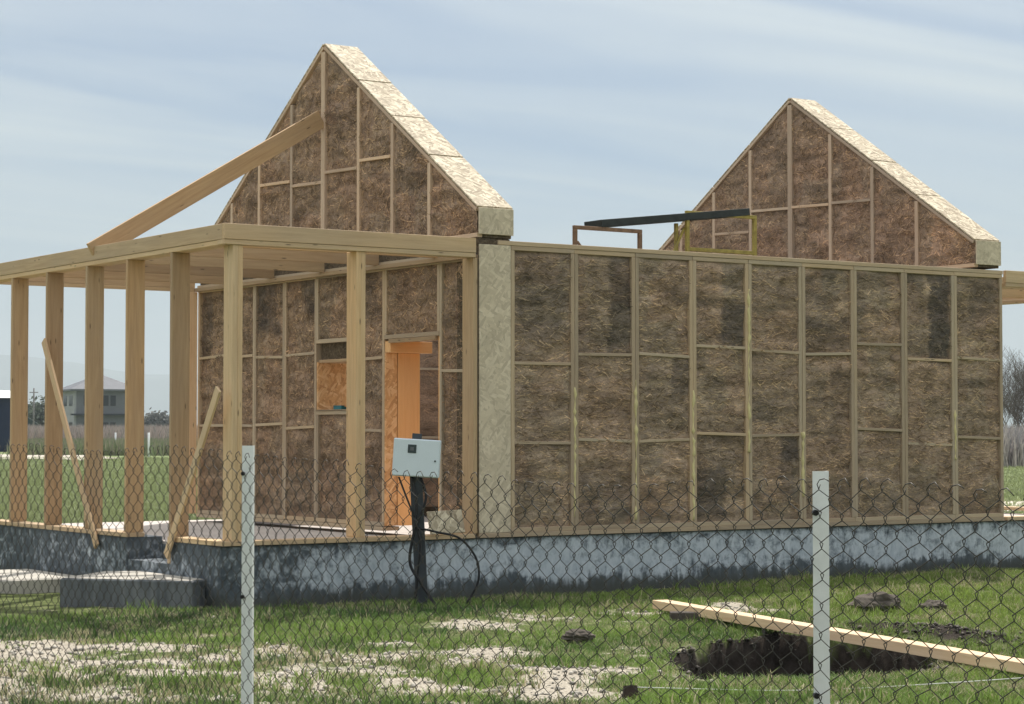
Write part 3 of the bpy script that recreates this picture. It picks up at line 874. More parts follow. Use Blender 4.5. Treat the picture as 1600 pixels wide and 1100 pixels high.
# --- gables above plate level
def gable(x0, ridge_y, ridge_z, eave_z, zbase, ys, bats, dark, seed, base):
    """triangular straw gable, faces -X at x0, 0.42 thick; near eave y=0.03, far eave y=6.40"""
    x1 = x0 + 0.42
    ya, yb = 0.03, 2 * ridge_y - 0.03
    sl = (ridge_z - eave_z) / (ridge_y - ya)
    roof = lambda y: ridge_z - sl * abs(y - ridge_y)
    Y_ = [ya] + ys + [yb]
    for i in range(len(Y_) - 1):
        a, b = Y_[i], Y_[i + 1]
        sp = straw_bay('gable_straw_panel', (x0, 0, 0), (0, 1, 0), (-1, 0, 0), a + 0.022, b - 0.022, lambda u: zbase + 0.045, lambda u: roof(u) - 0.05, base, M_STRAW_Y, house, dark, seed=seed + i, strands=700)
        for z in bats.get(i, ()):
            board('batten', (x0 + 0.006, a + 0.03, z - 0.01), (x0 + 0.006, b - 0.03, z + 0.012), 0.034, 0.03, (0, 0, 1), M_STUDG, sp)
        slab('bottom_rail', x0 - 0.004, x0 + 0.09, a + 0.002, b - 0.002, zbase, zbase + 0.045, M_STUDG, sp)
        if i < len(Y_) - 2:
            y = Y_[i + 1]
            wd = 0.045 if abs(y - ridge_y) > 0.2 else 0.07
            top = min(roof(y - wd), roof(y + wd)) - 0.036
            slab('stud', x0 + random.uniform(-.005, .002) - (0.01 if wd > 0.05 else 0), x0 + 0.09, y - wd / 1.6, y + wd / 1.6, zbase + 0.046, top, M_STUDG, sp)
    # raking boards along both slopes
    t = 0.018
    for s, ye in ((1, ya), (-1, yb)):
        nrm = Vector((0, -s * sl, 1)).normalized()
        p0 = Vector((x0 + 0.03, ridge_y, ridge_z)) - nrm * 0.022
        p1 = Vector((x0 + 0.03, ye, eave_z)) - nrm * 0.022
        board('raking_rail', p0 - (p0 - p1).normalized() * 0.03, p1, 0.036, 0.075, nrm, M_STUDG, house)
    # OSB capping, board by board
    for s, ends in ((1, sorted([y for y in ys if y < ridge_y - .3], reverse=True)), (-1, [y for y in ys if y > ridge_y + .3])):
        brk = [ridge_y] + list(ends)
        brk = [brk[0], brk[1], brk[2], brk[3]] if len(brk) > 3 else brk
        brk.append(ya - 0.005 if s > 0 else yb + 0.005)
        for k in range(len(brk) - 1):
            ya_, yb_ = brk[k], brk[k + 1]
            nrm = Vector((0, -s * sl, 1)).normalized()
            p0 = Vector((x0 + 0.21, ya_, roof(ya_))) + nrm * (0.011 + random.uniform(0, 0.004))
            p1 = Vector((x0 + 0.21, yb_, roof(yb_))) + nrm * (0.011 + random.uniform(0, 0.004))
            dr = (p1 - p0).normalized() * 0.009
            o = board('sheathing_board', p0 + dr, p1 - dr, 0.43, 0.018, (1, 0, 0), M_OSB, house)
    slab('sheathing_board', x0 + 0.002, x1, ya - 0.034, ya - 0.016, zbase + 0.03, eave_z + 0.004, M_OSBE, house, long_axis=2)
    slab('sheathing_board', x0 + 0.002, x1, yb + 0.016, yb + 0.034, zbase + 0.03, eave_z + 0.004, M_OSBE, house, long_axis=2)
    # straw body
    prof = [(ya, zbase), (yb, zbase), (yb, eave_z - 0.03), (ridge_y, ridge_z - 0.045), (ya, eave_z - 0.03)]
    xa, xb = x0 + 0.06, x1 - 0.01
    V = [(xa, y, z) for y, z in prof] + [(xb, y, z) for y, z in prof]
    F = [(0, 4, 3, 2, 1), (5, 6, 7, 8, 9)] + [(i, (i + 1) % 5, 5 + (i + 1) % 5, 5 + i) for i in range(5)]
    mesh('straw_core', V, F, M_CORE, house)
gable(0.0, 3.20, 6.0, 3.875, 3.58, [0.953, 1.707, 2.42, 3.20, 3.974, 4.767, 5.486], {2: (4.587,), 3: (4.534,), 4: (4.452,), 5: (4.534,)},
      [(1.2, 4.1, .18, .3, .3), (2.9, 5.0, .15, .3, .3)], 50, (0.36, 0.258, 0.195))
gable(7.075, 3.30, 6.02, 3.90, 3.585, [0.992, 1.763, 2.54, 3.304, 4.116, 4.89, 5.6], {2: (4.555,), 3: (4.566,), 4: (4.582,), 5: (4.33,), 1: ()},
      [(3.8, 5.5, .3, .3, .25)], 70, (0.36, 0.258, 0.195))
# --- rear long wall and far gable wall (seen through the door and over the plate)
for i in range(9):
    a, b = XS[i], XS[i + 1]
    sp = straw_bay('straw_panel', (0, 6.0, 0), (1, 0, 0), (0, -1, 0), a + 0.04, b - 0.04, lambda u: 0.64, lambda u: 3.47, GB, M_STRAW_X, house, (), seed=i + 101, step=0.06, strands=120)
    for x0, x1 in ((a + 0.0015, a + 0.047), (b - 0.047, b - 0.0015)):
        slab('stud', x0, x1, 5.995, 6.09, 0.60, 3.463, M_STUD, sp)
    for z in (2.45, 1.55): slab('batten', a + .05, b - .05, 5.99, 6.02, z - .016, z + .016, M_STUD, sp)
core(0.43, 7.50, 6.10, 6.40, 0.52, 3.505)
slab('top_plate', 0.41, 7.52, 6.0, 6.42, 3.508, 3.553, M_STUD, house)
core(7.08, 7.50, 0.42, 5.98, 0.52, 3.50)
slab('top_plate', 7.07, 7.51, 0.405, 5.99, 3.51, 3.58, M_STUD, house)

# --- porch frame
ZT = 3.56
def porch(xo, s, full):
    """xo outer line, s = +1 when the house lies towards +X"""
    xi = 0.0 - 0.016 if s > 0 else 7.528
    yF, yB = 0.0, WD
    lo = lambda a, b: (min(a, b), max(a, b))
    # ring beam and its lower plate
    a, b = lo(xo, xi - 0.03 * s)
    slab('porch_beam', a, b, yF - 0.022, yF + 0.028, ZT - 0.145, ZT + 0.002, M_TIMB, house)
    slab('porch_plate', a, b, yF - 0.016, yF + 0.13, ZT - 0.192, ZT - 0.147, M_TIMB, house)
    a2, b2 = lo(xo, xo + 0.05 * s)
    slab('porch_beam', a2, b2, yF + 0.03, yB - 0.03, ZT - 0.145, ZT + 0.001, M_TIMB, house)
    a3, b3 = lo(xo + 0.006 * s, xo + 0.2 * s)
    slab('porch_plate', a3, b3, yF + 0.132, yB - 0.032, ZT - 0.192, ZT - 0.147, M_TIMB, house)
    slab('porch_beam', a, b, yB - 0.028, yB + 0.022, ZT - 0.145, ZT + 0.002, M_TIMB, house)
    slab('porch_plate', a, b, yB - 0.03, yB + 0.016, ZT - 0.192, ZT - 0.147, M_TIMB, house)
    # ledger on the gable wall and joists
    a4, b4 = lo(xi, xi - 0.05 * s)
    slab('ledger', a4, b4, yF + 0.135, yB - 0.032, ZT - 0.192, ZT - 0.147, M_PINK, house)
    for y in (0.75, 1.95, 3.15, 4.35, 5.55):
        aa, bb = lo(xo + 0.052 * s, xi - 0.008 * s)
        slab('joist', aa, bb, y - 0.024, y + 0.024, ZT - 0.145 , ZT - 0.005, M_PINK, house)
    # studs on the outer side: planks edge-on to the outside
    for y in ((1.12, 2.17, 3.20, 4.30, 5.33) if full else (1.2, 3.2, 5.2)):
        aa, bb = lo(xo + 0.008 * s, xo + 0.20 * s)
        slab('porch_post', aa, bb, y, y + 0.048, FZ + 0.048, ZT - 0.193, M_PINK, house)
    for xp in ((-2.74, -1.415) if full else (10.25,)):
        slab('porch_post', xp, xp + 0.052, 0.0, 0.19, FZ + 0.048, ZT - 0.193, M_TIMB, house)
        slab('porch_post', xp + 0.0535, xp + 0.105, 0.004, 0.185, FZ + 0.048, ZT - 0.193, M_TIMB, house)
    if full:
        slab('porch_post', -0.068, -0.018, 0.0, 0.20, FZ + 0.048, ZT - 0.193, M_PINK, house)
        slab('porch_post', -0.20, -0.013, WD - 0.03, WD + 0.014, FZ + 0.048, ZT - 0.193, M_FRESH, house)
        slab('porch_post', -2.82, -2.63, WD - 0.03, WD + 0.014, FZ + 0.048, ZT - 0.193, M_TIMB, house)
    # bottom plates on the plinth
    a5, b5 = lo(xo - 0.0, xi - 0.03 * s)
    slab('sill_plate', a5, b5, -0.012, 0.195, FZ + 0.002, FZ + 0.046, M_TIMB, house)
    slab('sill_plate', *lo(xo - 0.008 * s, xo + 0.2 * s), 0.198, 1.16 if full else 6.4, FZ + 0.002, FZ + 0.046, M_TIMB, house)
    if full:
        slab('sill_plate', *lo(xo - 0.008 * s, xo + 0.2 * s), 2.14, WD + 0.1, FZ + 0.002, FZ + 0.046, M_TIMB, house)
porch(-2.84, 1, True)
porch(10.35, -1, False)
# the post by the step stands on a packer, its mate too
slab('post_block', -2.83, -2.64, 1.125, 1.20, 0.345, FZ + 0.046, M_TIMB, house)
# hip rafter from the ring beam to the ridge stud of the front gable
board('rafter', (-2.86, 3.03, 3.50), (-0.035, 3.20, 5.155), 0.20, 0.048, (0, 0, 1), M_PINK, house)
# temporary braces nailed to the outside of the posts
board('brace', (-2.868, 4.30, 2.62), (-2.875, 2.80, 0.44), 0.095, 0.025, (0, 1, 0.7), M_TIMB, house)
board('brace', (-2.868, 0.03, 2.02), (-2.878, 1.12, 0.42), 0.095, 0.025, (0, 1, -0.7), M_TIMB, house)
# dark damp course line under the sill
mesh('damp_course', boxv(PX0 - 0.012, PX1, -0.006, 0.25, FZ - 0.006, FZ + 0.0015), BOXF, M_BLACK, house)

# ------------------------------------------------------------------ scaffold trestles inside the house
def trestle(name, x0, x1, y0, ztop, zbar, mat, label, brace_side):
    e = empty(name, ((x0 + x1) / 2, y0, FZ - 0.05), label, 'trestle')
    r = 0.022
    zb = FZ - 0.048
    for x in (x0, x1):
        slab('leg', x - r, x + r, y0 - r, y0 + r, zb, ztop - 2 * r, mat, e)
    slab('top_bar', x0 - r, x1 + r, y0 - r, y0 + r, ztop - 2 * r + 0.001, ztop, mat, e)
    for z in (zbar, 2.6, 1.4):
        slab('cross_bar', x0 + r + .001, x1 - r - .001, y0 - r + .002, y0 + r - .002, z - r, z + r, mat, e)
    if brace_side < 0:
        board('diagonal_brace', (x0 - 0.02, y0 + 0.03, ztop - 0.2), (x0 - 0.30, y0 + 0.03, 3.5), 0.03, 0.02, (1, 0, 0), mat, e)
        slab('leg', x0 - 0.13, x0 - 0.09, y0 + 0.05, y0 + 0.09, zb, ztop - 0.15, mat, e)
    else:
        board('diagonal_brace', (x0 + 0.03, y0, ztop - 0.18), (x0 + 0.28, y0, 3.5), 0.028, 0.02, (1, 0, 0), mat, e)
    return e
trestle('scaffold_trestle', 2.345, 3.265, 1.6, 3.95, 3.30, M_RUST, 'brown rusty scaffold trestle rising behind the front wall, left one', 1)
trestle('scaffold_trestle', 3.965, 4.995, 1.6, 4.21, 3.76, M_YELLOW, 'yellow painted scaffold frame rising behind the front wall', -1)
pl = board('scaffold_plank', (2.70, 1.74, 3.990), (4.90, 1.74, 4.250), 0.34, 0.085, (0, 1, 0), M_DKPLY)
tag(pl, 'dark green scaffold board laid sloping across the two trestles', 'plank')

# ------------------------------------------------------------------ things around the house
# sloping concrete pad at the entrance
def prism(name, poly, z0, z1, mt, ms, label, cat):
    n_ = len(poly)
    c_ = [sum(p[0] for p in poly) / n_, sum(p[1] for p in poly) / n_]
    ins = [(p[0] + (c_[0] - p[0]) * 0.03, p[1] + (c_[1] - p[1]) * 0.03) for p in poly]
    V = [(*p, z0) for p in poly] + [(*p, z1 - 0.015) for p in poly] + [(*p, z1) for p in ins]
    F = [tuple(range(2 * n_, 3 * n_))]
    for i in range(n_):
        j = (i + 1) % n_
        F.append((i, j, n_ + j, n_ + i)); F.append((n_ + i, n_ + j, 2 * n_ + j, 2 * n_ + i))
    o = mesh(name, V, F, mt)
    fix_normals(o.data)
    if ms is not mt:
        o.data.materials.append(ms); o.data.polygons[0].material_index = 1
    return tag(o, label, cat)
prism('concrete_step', [(-3.06, 0.16), (-2.86, 0.30), (-2.86, 1.75), (-3.15, 1.95), (-3.92, 1.22)], -0.1, 0.245, M_DKCON, M_PALECON, 'dark rough concrete step block below the porch posts', 'step')  # paler top material paints sunlight onto the step
prism('concrete_slab', [(-7.2, 3.0), (-2.86, 3.0), (-2.86, 4.6), (-7.2, 4.6)], -0.1, 0.12, M_PALECON, M_PALECON, 'pale concrete path slab running left from the porch', 'slab')
# offcut leaning against the post by the gable wall
oc = board('board_offcut', (-0.60, -0.02, 0.725), (-0.17, 0.03, 0.735), 0.23, 0.022, (0, 0.25, 1), M_OSB)
tag(oc, 'pale board offcut standing on the porch sill beside the wall post', 'board')
tl = empty('clamp', (0.2, 2.85, 1.871), 'small teal clamp lying on the window sill', 'clamp')
mesh('clamp_body', boxv(0.02, 0.30, 2.80, 2.86, 1.8722, 1.90), BOXF, M_TEAL, tl)
mesh('clamp_jaw', boxv(-0.02, 0.02, 2.74, 2.92, 1.8722, 1.915), BOXF, M_TEAL, tl)

# meter box on its pole
mb = empty('electric_meter_box', (-1.05, -0.58, 0.0), 'pale grey electric meter box on a dark pole before the porch', 'meter box')
nrm = Vector((-0.561, -0.827, 0)); rt = Vector((0.827, -0.561, 0))
roll = math.radians(-3.4)
bc = Vector((-1.115, -0.63, 1.375))
ax = (rt * math.cos(roll) + Vector((0, 0, 1)) * math.sin(roll)); az = nrm.cross(ax) * -1
az = ax.cross(nrm) * -1 if (ax.cross(nrm)).z < 0 else ax.cross(nrm)
def mframe(c):
    m = Matrix((ax, -nrm, az)).transposed().to_4x4(); m.translation = c
    return m
def mbox(name, c, hx, hy, hz, mat, ch=0.004, parent=mb):
    V, F = cbox(hx, hy, hz, ch)
    o = mesh(name, V, F, mat, parent, mw=mframe(c)); fix_normals(o.data)
    return o
mbox('cabinet', bc, 0.222, 0.085, 0.178, M_BOX, 0.006)
mbox('door', bc + nrm * 0.0905, 0.215, 0.004, 0.171, M_BOX, 0.003)
wn = mbox('meter_window', bc + nrm * 0.098 + ax * -0.045 + az * 0.085, 0.040, 0.003, 0.040, M_GLASS, 0.002)
mbox('dial', bc + nrm * 0.1025 + ax * -0.045 + az * 0.085, 0.018, 0.0015, 0.016, M_DKCON, 0.001, wn)
mbox('lock', bc + nrm * 0.098 + ax * 0.178 + az * -0.02, 0.008, 0.003, 0.008, M_DKMET, 0.002)
mbox('top_bracket', bc + ax * -0.01 + az * 0.205, 0.045, 0.03, 0.026, M_DKMET, 0.004)
board('pole', bc - nrm * 0.03 - az * 0.16, (-1.0, -0.56, -0.2), 0.115, 0.09, rt, M_DKMET, mb)
cab = lambda name, pts, r: tube_obj(name, [curve_pts(pts, 8)], r, M_BLACK, mb, 6)
b0 = bc - az * 0.18
cab('cable', [b0 + rt * -0.03 + nrm * 0.03, b0 + rt * 0.01 + nrm * 0.06 - Vector((0, 0, .25)), b0 + rt * -0.01 + nrm * 0.07 - Vector((0, 0, .5)), b0 + rt * -0.05 + nrm * .07 - Vector((0, 0, .8)), b0 + rt * 0.06 + nrm * .1 - Vector((0, 0, 1.0)), b0 + rt * 0.2 + nrm * .16 - Vector((0, 0, 1.2))], 0.014)
cab('cable', [b0 + rt * 0.05 + nrm * 0.03, b0 + rt * 0.10 + nrm * 0.05 - Vector((0, 0, .2)), b0 + rt * 0.02 + nrm * 0.07 - Vector((0, 0, .45)), b0 + rt * 0.05 + nrm * .08 - Vector((0, 0, .62)), b0 + rt * .03 + nrm * .08 - Vector((0, 0, .85)), b0 + rt * 0.0 + nrm * .09 - Vector((0, 0, 1.2))], 0.012)
cab('cable', [b0 + rt * -0.16 + nrm * 0.0, b0 + rt * -0.10 + nrm * 0.05 - Vector((0, 0, .15)), b0 + rt * -0.02 + nrm * 0.07 - Vector((0, 0, .35)), b0 + rt * 0.03 + nrm * .08 - Vector((0, 0, .5))], 0.009)
cab('cable', [b0 + rt * 0.03 + nrm * .07 - Vector((0, 0, .48)), b0 + rt * 0.20 + nrm * .02 - Vector((0, 0, .52)), b0 + rt * 0.42 + nrm * .02 - Vector((0, 0, .58)), b0 + rt * 0.57 + nrm * .02 - Vector((0, 0, .76)), b0 + rt * 0.60 + nrm * .02 - Vector((0, 0, .95)), b0 + rt * 0.54 + nrm * .02 - Vector((0, 0, 1.1)), b0 + rt * 0.46 + nrm * .02 - Vector((0, 0, 1.22))], 0.012)

# timber across the pit
tb = board('timber_beam', (0.02, -2.90, 0.095), (-1.27, -9.2, 0.075), 0.15, 0.075, (1, 0, 0), M_FRESH)
tag(tb, 'long squared pale timber lying across the dark pit', 'timber')
V, F = cbox(0.13, 0.07, 0.06, 0.006)
bk = mesh('building_block', V, F, M_BRICK, mw=Matrix.Translation((-0.27, -3.62, 0.03)) @ Matrix.Rotation(math.radians(-34), 4, 'Z'))
fix_normals(bk.data); tag(bk, 'dark block propping up the left end of the long timber', 'block')
def clod(loc, sx, sy, sz, seed, label, mat=None):
    nu, nv = 28, 14
    V, F = [], []
    for j in range(nv + 1):
        ph = math.pi * j / nv
        for i in range(nu):
            th = 2 * math.pi * i / nu
            d_ = Vector((math.sin(ph) * math.cos(th), math.sin(ph) * math.sin(th), math.cos(ph)))
            r_ = 0.55 + 0.9 * float(fbm(d_.x * 2.2 + seed, d_.y * 2.2, d_.z * 2.2, 4, 4))
            V.append((d_.x * sx * r_, d_.y * sy * r_, d_.z * sz * r_))
    for j in range(nv):
        for i in range(nu):
            F.append((j * nu + i, (j + 1) * nu + i, (j + 1) * nu + (i + 1) % nu, j * nu + (i + 1) % nu))
    o = mesh('earth_clod', V, F, mat or M_CLOD, mw=Matrix.Translation(loc), smooth=False)
    return tag(o, label, 'clod', 'clods of dug earth')
clod((2.15, -3.4, 0.03), 0.26, 0.2, 0.12, 1, 'largest dark earth clod on the grass behind the timber')
clod((2.55, -3.75, 0.0), 0.14, 0.11, 0.07, 5, 'small earth clod just right of the largest clod')
clod((-1.77, -4.15, 0.0), 0.13, 0.10, 0.06, 9, 'small dark clod in the grass left of the pit')
# stake with string
st = tube_obj('stake', [[(-3.80, -7.48, -0.2), (-3.79, -7.47, 0.0), (-3.785, -7.46, 0.07)]], [0.055, 0.052, 0.042], M_STAKE, None, 8, False)
tag(st, 'short charred stake stump at the edge of the bare ground', 'stake')
sg = tube_obj('string_line', [curve_pts([(-3.78, -7.46, 0.06), (-2.9, -8.0, 0.035), (-1.9, -8.3, 0.045), (-0.6, -8.6, 0.07), (1.0, -8.9, 0.09)], 10)], 0.0035, M_STRING, None, 5)
tag(sg, 'thin white string running from the stake past the pit', 'string')

# ------------------------------------------------------------------ chain-link fence
FX = -7.757
fence = empty('chain_link_fence', (FX, -12.0, 0.0), 'chain-link wire fence with white steel posts in the foreground', 'fence')
PD = 0.084          # diamond diagonal
def ztop(y):
    t = np.clip((y + 12.6) / 3.4, 0, 1)
    return 1.475 + 0.07 * t * t * (3 - 2 * t) + 0.012 * math.sin(y * 3.1) - 0.018 * math.exp(-((y + 11.9) / 0.7) ** 2)
def wire_bay(y0, y1):
    paths = []
    k0, k1 = int(math.floor(2 * y0 / PD)), int(math.floor(2 * y1 / PD))
    for k in range(k0, k1):
        yc = (k + 0.5) * PD / 2
        zt = ztop(yc)
        pts = []
        rows = int(1.40 / (PD / 2))
        wob = lambda y, z: ((float(vn(y * 2.3, z * 2.3, 0, 3)) - .5) * 0.034 + (float(vn(y * 11, z * 11, 1, 13)) - .5) * 0.010, (float(vn(y * 2.3, z * 2.3, 5, 4)) - .5) * 0.034 + (float(vn(y * 11, z * 11, 2, 14)) - .5) * 0.010, (float(vn(y * 1.7, z * 1.7, 9, 6)) - .5) * 0.04)
        sg_ = 1 if k % 2 else -1
        for j in range(rows + 1):
            z = zt - 0.022 - j * PD / 2
            y = yc + sg_ * (PD / 4 + 0.003)
            wy, wz, wx = wob(y, z)
            q = 0.0075
            xo_ = 0.0032 * sg_
            pts.append((FX + wx - xo_, y + wy, z + wz + q)); pts.append((FX + wx + xo_, y + wy, z + wz - q))
            sg_ = -sg_
        # knuckled top end: the wire is bent over towards its neighbour
        f0 = Vector(pts[0])
        if k % 2:
            pts = [f0 + Vector((0.002, -0.044 + random.uniform(-.008, .008), 0.006 + random.uniform(-.010, .006))), f0 + Vector((0.002, -0.028, 0.016 + random.uniform(-.003, .004))), f0 + Vector((0, -0.010, 0.012))] + pts
        paths.append(pts)
    return paths
for (ya_, yb_) in ((-16.6, -13.545), (-13.545, -10.09), (-10.09, -5.6)):
    V, F = tubes(wire_bay(ya_, yb_), 0.0016, 4)
    o = mesh('wire_mesh', V, F, M_WIRE, fence, smooth=True)
    o['kind'] = 'stuff'
def post(y, zt, ang):
    """white steel angle, its broad face towards the lane"""
    n_ = Vector((-0.561, -0.827, 0)); r_ = Vector((0.827, -0.561, 0))
    R_ = Matrix.Rotation(math.radians(ang), 3, 'Z'); n_ = R_ @ n_; r_ = R_ @ r_
    c_ = Vector((FX + 0.040, y, 0))
    L_ = [(-0.0225, 0), (0.0225, 0), (0.0225, -0.042), (0.0185, -0.042), (0.0185, -0.004), (-0.0225, -0.004)]
    V = [c_ + r_ * a + n_ * b + Vector((0, 0, -0.3)) for a, b in L_] + [c_ + r_ * a + n_ * b + Vector((0, 0, zt)) for a, b in L_]
    F = [tuple(range(6)), tuple(range(6, 12))] + [(i, (i + 1) % 6, 6 + (i + 1) % 6, 6 + i) for i in range(6)]
    o = mesh('post', V, F, M_WHITE, fence); fix_normals(o.data)
    for z in (zt - 0.115, zt - 0.62, zt - 1.1):
        cc = c_ + r_ * -0.017 + n_ * 0.004 + Vector((0, 0, z))
        tube_obj('tie', [[cc - n_ * 0.012, cc + n_ * 0.012]], 0.0085, M_BLACK, o, 8, False)
post(-13.498, 1.509, 3)
post(-10.028, 1.562, -3)

# ------------------------------------------------------------------ distance
def site(d_, u_, z_=0.0):
    return Vector((CAM_P.x + FD.x * d_ + RT.x * u_, CAM_P.y + FD.y * d_ + RT.y * u_, z_))
def frame_at(o, yaw):
    return Matrix.Translation(o) @ Matrix.Rotation(math.atan2(RT.y, RT.x) + yaw, 4, 'Z')
M_RENDER = plain('grey_block_render', (0.14, 0.145, 0.16), 0.9, var=0.1, scale=0.8)
M_RENDERL = plain('pale_render', (0.30, 0.305, 0.315), 0.9, var=0.06, scale=0.8)
M_ROOFG = plain('pale_grey_roof', (0.13, 0.137, 0.155), 0.7, var=0.08, scale=1.0)
M_DARKWIN = plain('dark_window', (0.02, 0.024, 0.03), 0.3, var=0.1)
M_NAVY = plain('navy_cladding', (0.008, 0.020, 0.055), 0.5, var=0.15, scale=0.7)
M_SHROOF = plain('white_sheet_roof', (0.72, 0.72, 0.72), 0.5, var=0.05)
# far two-storey house
hb = site(318, -64.6)
fh = empty('distant_house', hb, 'pale grey two-storey house with hipped roof far beyond the porch posts', 'house')
def hbox(name, b, mat, mw, parent):
    o = mesh(name, boxv(*b), BOXF, mat, parent, mw=mw); return o
mw = frame_at(hb, math.radians(23)) @ Matrix.Diagonal((1.1, 1.1, 1.03, 1))     # local x right along the front, y away
hbox('side_wall', (-0.25, 0.0, 0.02, 8.98, 0, 7.8), M_RENDERL, mw, fh)
hbox('front_wall', (0.002, 8.2, 0, 9, 0, 7.798), M_RENDER, mw, fh)
V = [(-0.9, -0.7, 7.8), (8.8, -0.7, 7.8), (8.8, 9.7, 7.8), (-0.9, 9.7, 7.8), (3.9, 4.5, 10.05), (4.3, 4.5, 10.05), (-0.9, -0.7, 7.55), (8.8, -0.7, 7.55), (8.8, 9.7, 7.55), (-0.9, 9.7, 7.55)]
F = [(0, 1, 5, 4), (1, 2, 5), (2, 3, 4, 5), (3, 0, 4), (6, 7, 1, 0), (7, 8, 2, 1), (8, 9, 3, 2), (9, 6, 0, 3), (9, 8, 7, 6)]
mesh('roof', V, F, M_ROOFG, fh, mw=mw)
for z0, z1 in ((5.4, 6.9), (1.3, 3.0)):
    for y0 in (1.4, 5.2):
        hbox('window', (-0.29, -0.251, y0, y0 + 2.1, z0, z1), M_DARKWIN, mw, fh)
    for x0 in (1.0, 3.6, 4.6, 7.0):
        hbox('window', (x0, x0 + 0.75, -0.04, -0.001, z0, z1), M_DARKWIN, mw, fh)
hbox('canopy', (-0.8, 8.0, -0.9, -0.002, 4.0, 4.25), M_DARKWIN, mw, fh)
# navy shed at the edge of the picture
sb = site(180, -42.1)
shd = empty('blue_shed', sb, 'dark navy metal shed with white roof at the far left edge', 'shed')
mw = frame_at(sb, math.radians(17))
hbox('wall', (-12, 0, 0, 8, 0, 4.5), M_NAVY, mw, shd)
V = [(-12.4, -0.4, 4.5), (0.3, -0.4, 4.5), (0.3, 8.4, 4.5), (-12.4, 8.4, 4.5), (-12.4, 4, 5.2), (0.3, 4, 5.2)]
mesh('roof', V, [(0, 1, 5, 4), (2, 3, 4, 5), (1, 2, 5), (3, 0, 4), (3, 2, 1, 0)], M_SHROOF, shd, mw=mw)
for k in range(11):
    hbox('cladding_rib', (-11.6 + k * 1.1, -11.52 + k * 1.1, -0.04, -0.002, 0, 4.45), M_NAVY, mw, shd)
# low walls / far outbuildings behind the reeds
ob = site(300, -67.2 - 4)
obd = empty('outbuilding', ob, 'low dark gabled outbuilding far left of the distant house', 'building')
mw = frame_at(ob, 0.2)
hbox('wall', (0, 5, 0, 5, 0, 2.4), M_RENDER, mw, obd)
mesh('roof', [(-.4, -.4, 2.4), (5.4, -.4, 2.4), (5.4, 5.4, 2.4), (-.4, 5.4, 2.4), (2.5, -.4, 4.3), (2.5, 5.4, 4.3)], [(0, 4, 5, 3), (1, 2, 5, 4), (0, 1, 4), (2, 3, 5), (3, 2, 1, 0)], plain('dark_green_roof', (0.03, 0.05, 0.045), 0.7), obd, mw=mw)
# utility pole
up_ = empty('utility_pole', site(300, -66.9), 'thin grey utility pole on the far left skyline', 'pole')
M_POLE = plain('grey_pole', (0.20, 0.19, 0.19), 0.8)
b_ = site(300, -66.9)
tube_obj('pole', [[b_, b_ + Vector((0, 0, 7.8))]], [0.16, 0.11], M_POLE, up_, 8)
board('cross_arm', b_ + RT * -0.6 + Vector((0, 0, 7.2)), b_ + RT * 0.6 + Vector((0, 0, 7.2)), 0.12, 0.1, (0, 0, 1), M_POLE, up_)
# pale track across the meadow
def sheet(name, pts, z_, mat):
    o = mesh(name, [(p.x, p.y, z_) for p in pts], [tuple(range(len(pts)))], mat); fix_normals(o.data)
    return tag(o, kind='structure')
M_TRACK = plain('pale_dirt_track', (0.48, 0.44, 0.37), 1.0, 0.05, var=0.35, scale=0.6)
sheet('dirt_track', [site(128, -38), site(128, -27), site(121, -24.5), site(132, -24), site(152, -30), site(160, -46)], 0.03, M_TRACK)
sheet('dirt_path', [site(43.5, 9.8), site(43.5, 13), site(50, 15), site(50, 10.5)], 0.02, M_TRACK)
# dry reeds and weeds before the far houses
def reeds(name, d0, d1, u0, u1, n_, h0, h1, cols_, label):
    d_ = RNG.uniform(d0, d1, n_); u_ = RNG.uniform(u0, u1, n_) * d_
    pts = np.stack([CAM_P.x + FD.x * d_ + RT.x * u_, CAM_P.y + FD.y * d_ + RT.y * u_, np.full(n_, -0.05)], 1)
    ca_ = np.array(cols_)
    fn = lambda b: ca_[RNG.integers(0, len(ca_), len(b))] * RNG.uniform(0.75, 1.2, (len(b), 1))
    o = blades(name, pts, h0, h1, 0.05, 4, 0.6, fn, M_LEAF, bend=0.35)
    return tag(o, label, 'reeds', kind='stuff')
reeds('dry_reeds', 195, 260, -0.262, -0.13, 9000, 1.0, 2.6, [(0.36, 0.30, 0.27), (0.32, 0.27, 0.25), (0.40, 0.33, 0.28), (0.26, 0.25, 0.21)], 'band of dry reddish weeds before the distant house')
reeds('green_weeds', 150, 196, -0.232, -0.13, 5000, 0.4, 1.3, [(0.16, 0.20, 0.10), (0.20, 0.22, 0.12), (0.28, 0.26, 0.19)], 'green weeds along the far edge of the meadow')
reeds('dry_brush', 100, 140, 0.222, 0.27, 2500, 0.8, 2.2, [(0.32, 0.29, 0.28), (0.28, 0.27, 0.27), (0.40, 0.36, 0.33)], 'grey dry brush beyond the right end of the house')
M_BARK = plain('grey_bark', (0.13, 0.11, 0.095), 0.95, var=0.3, scale=3)
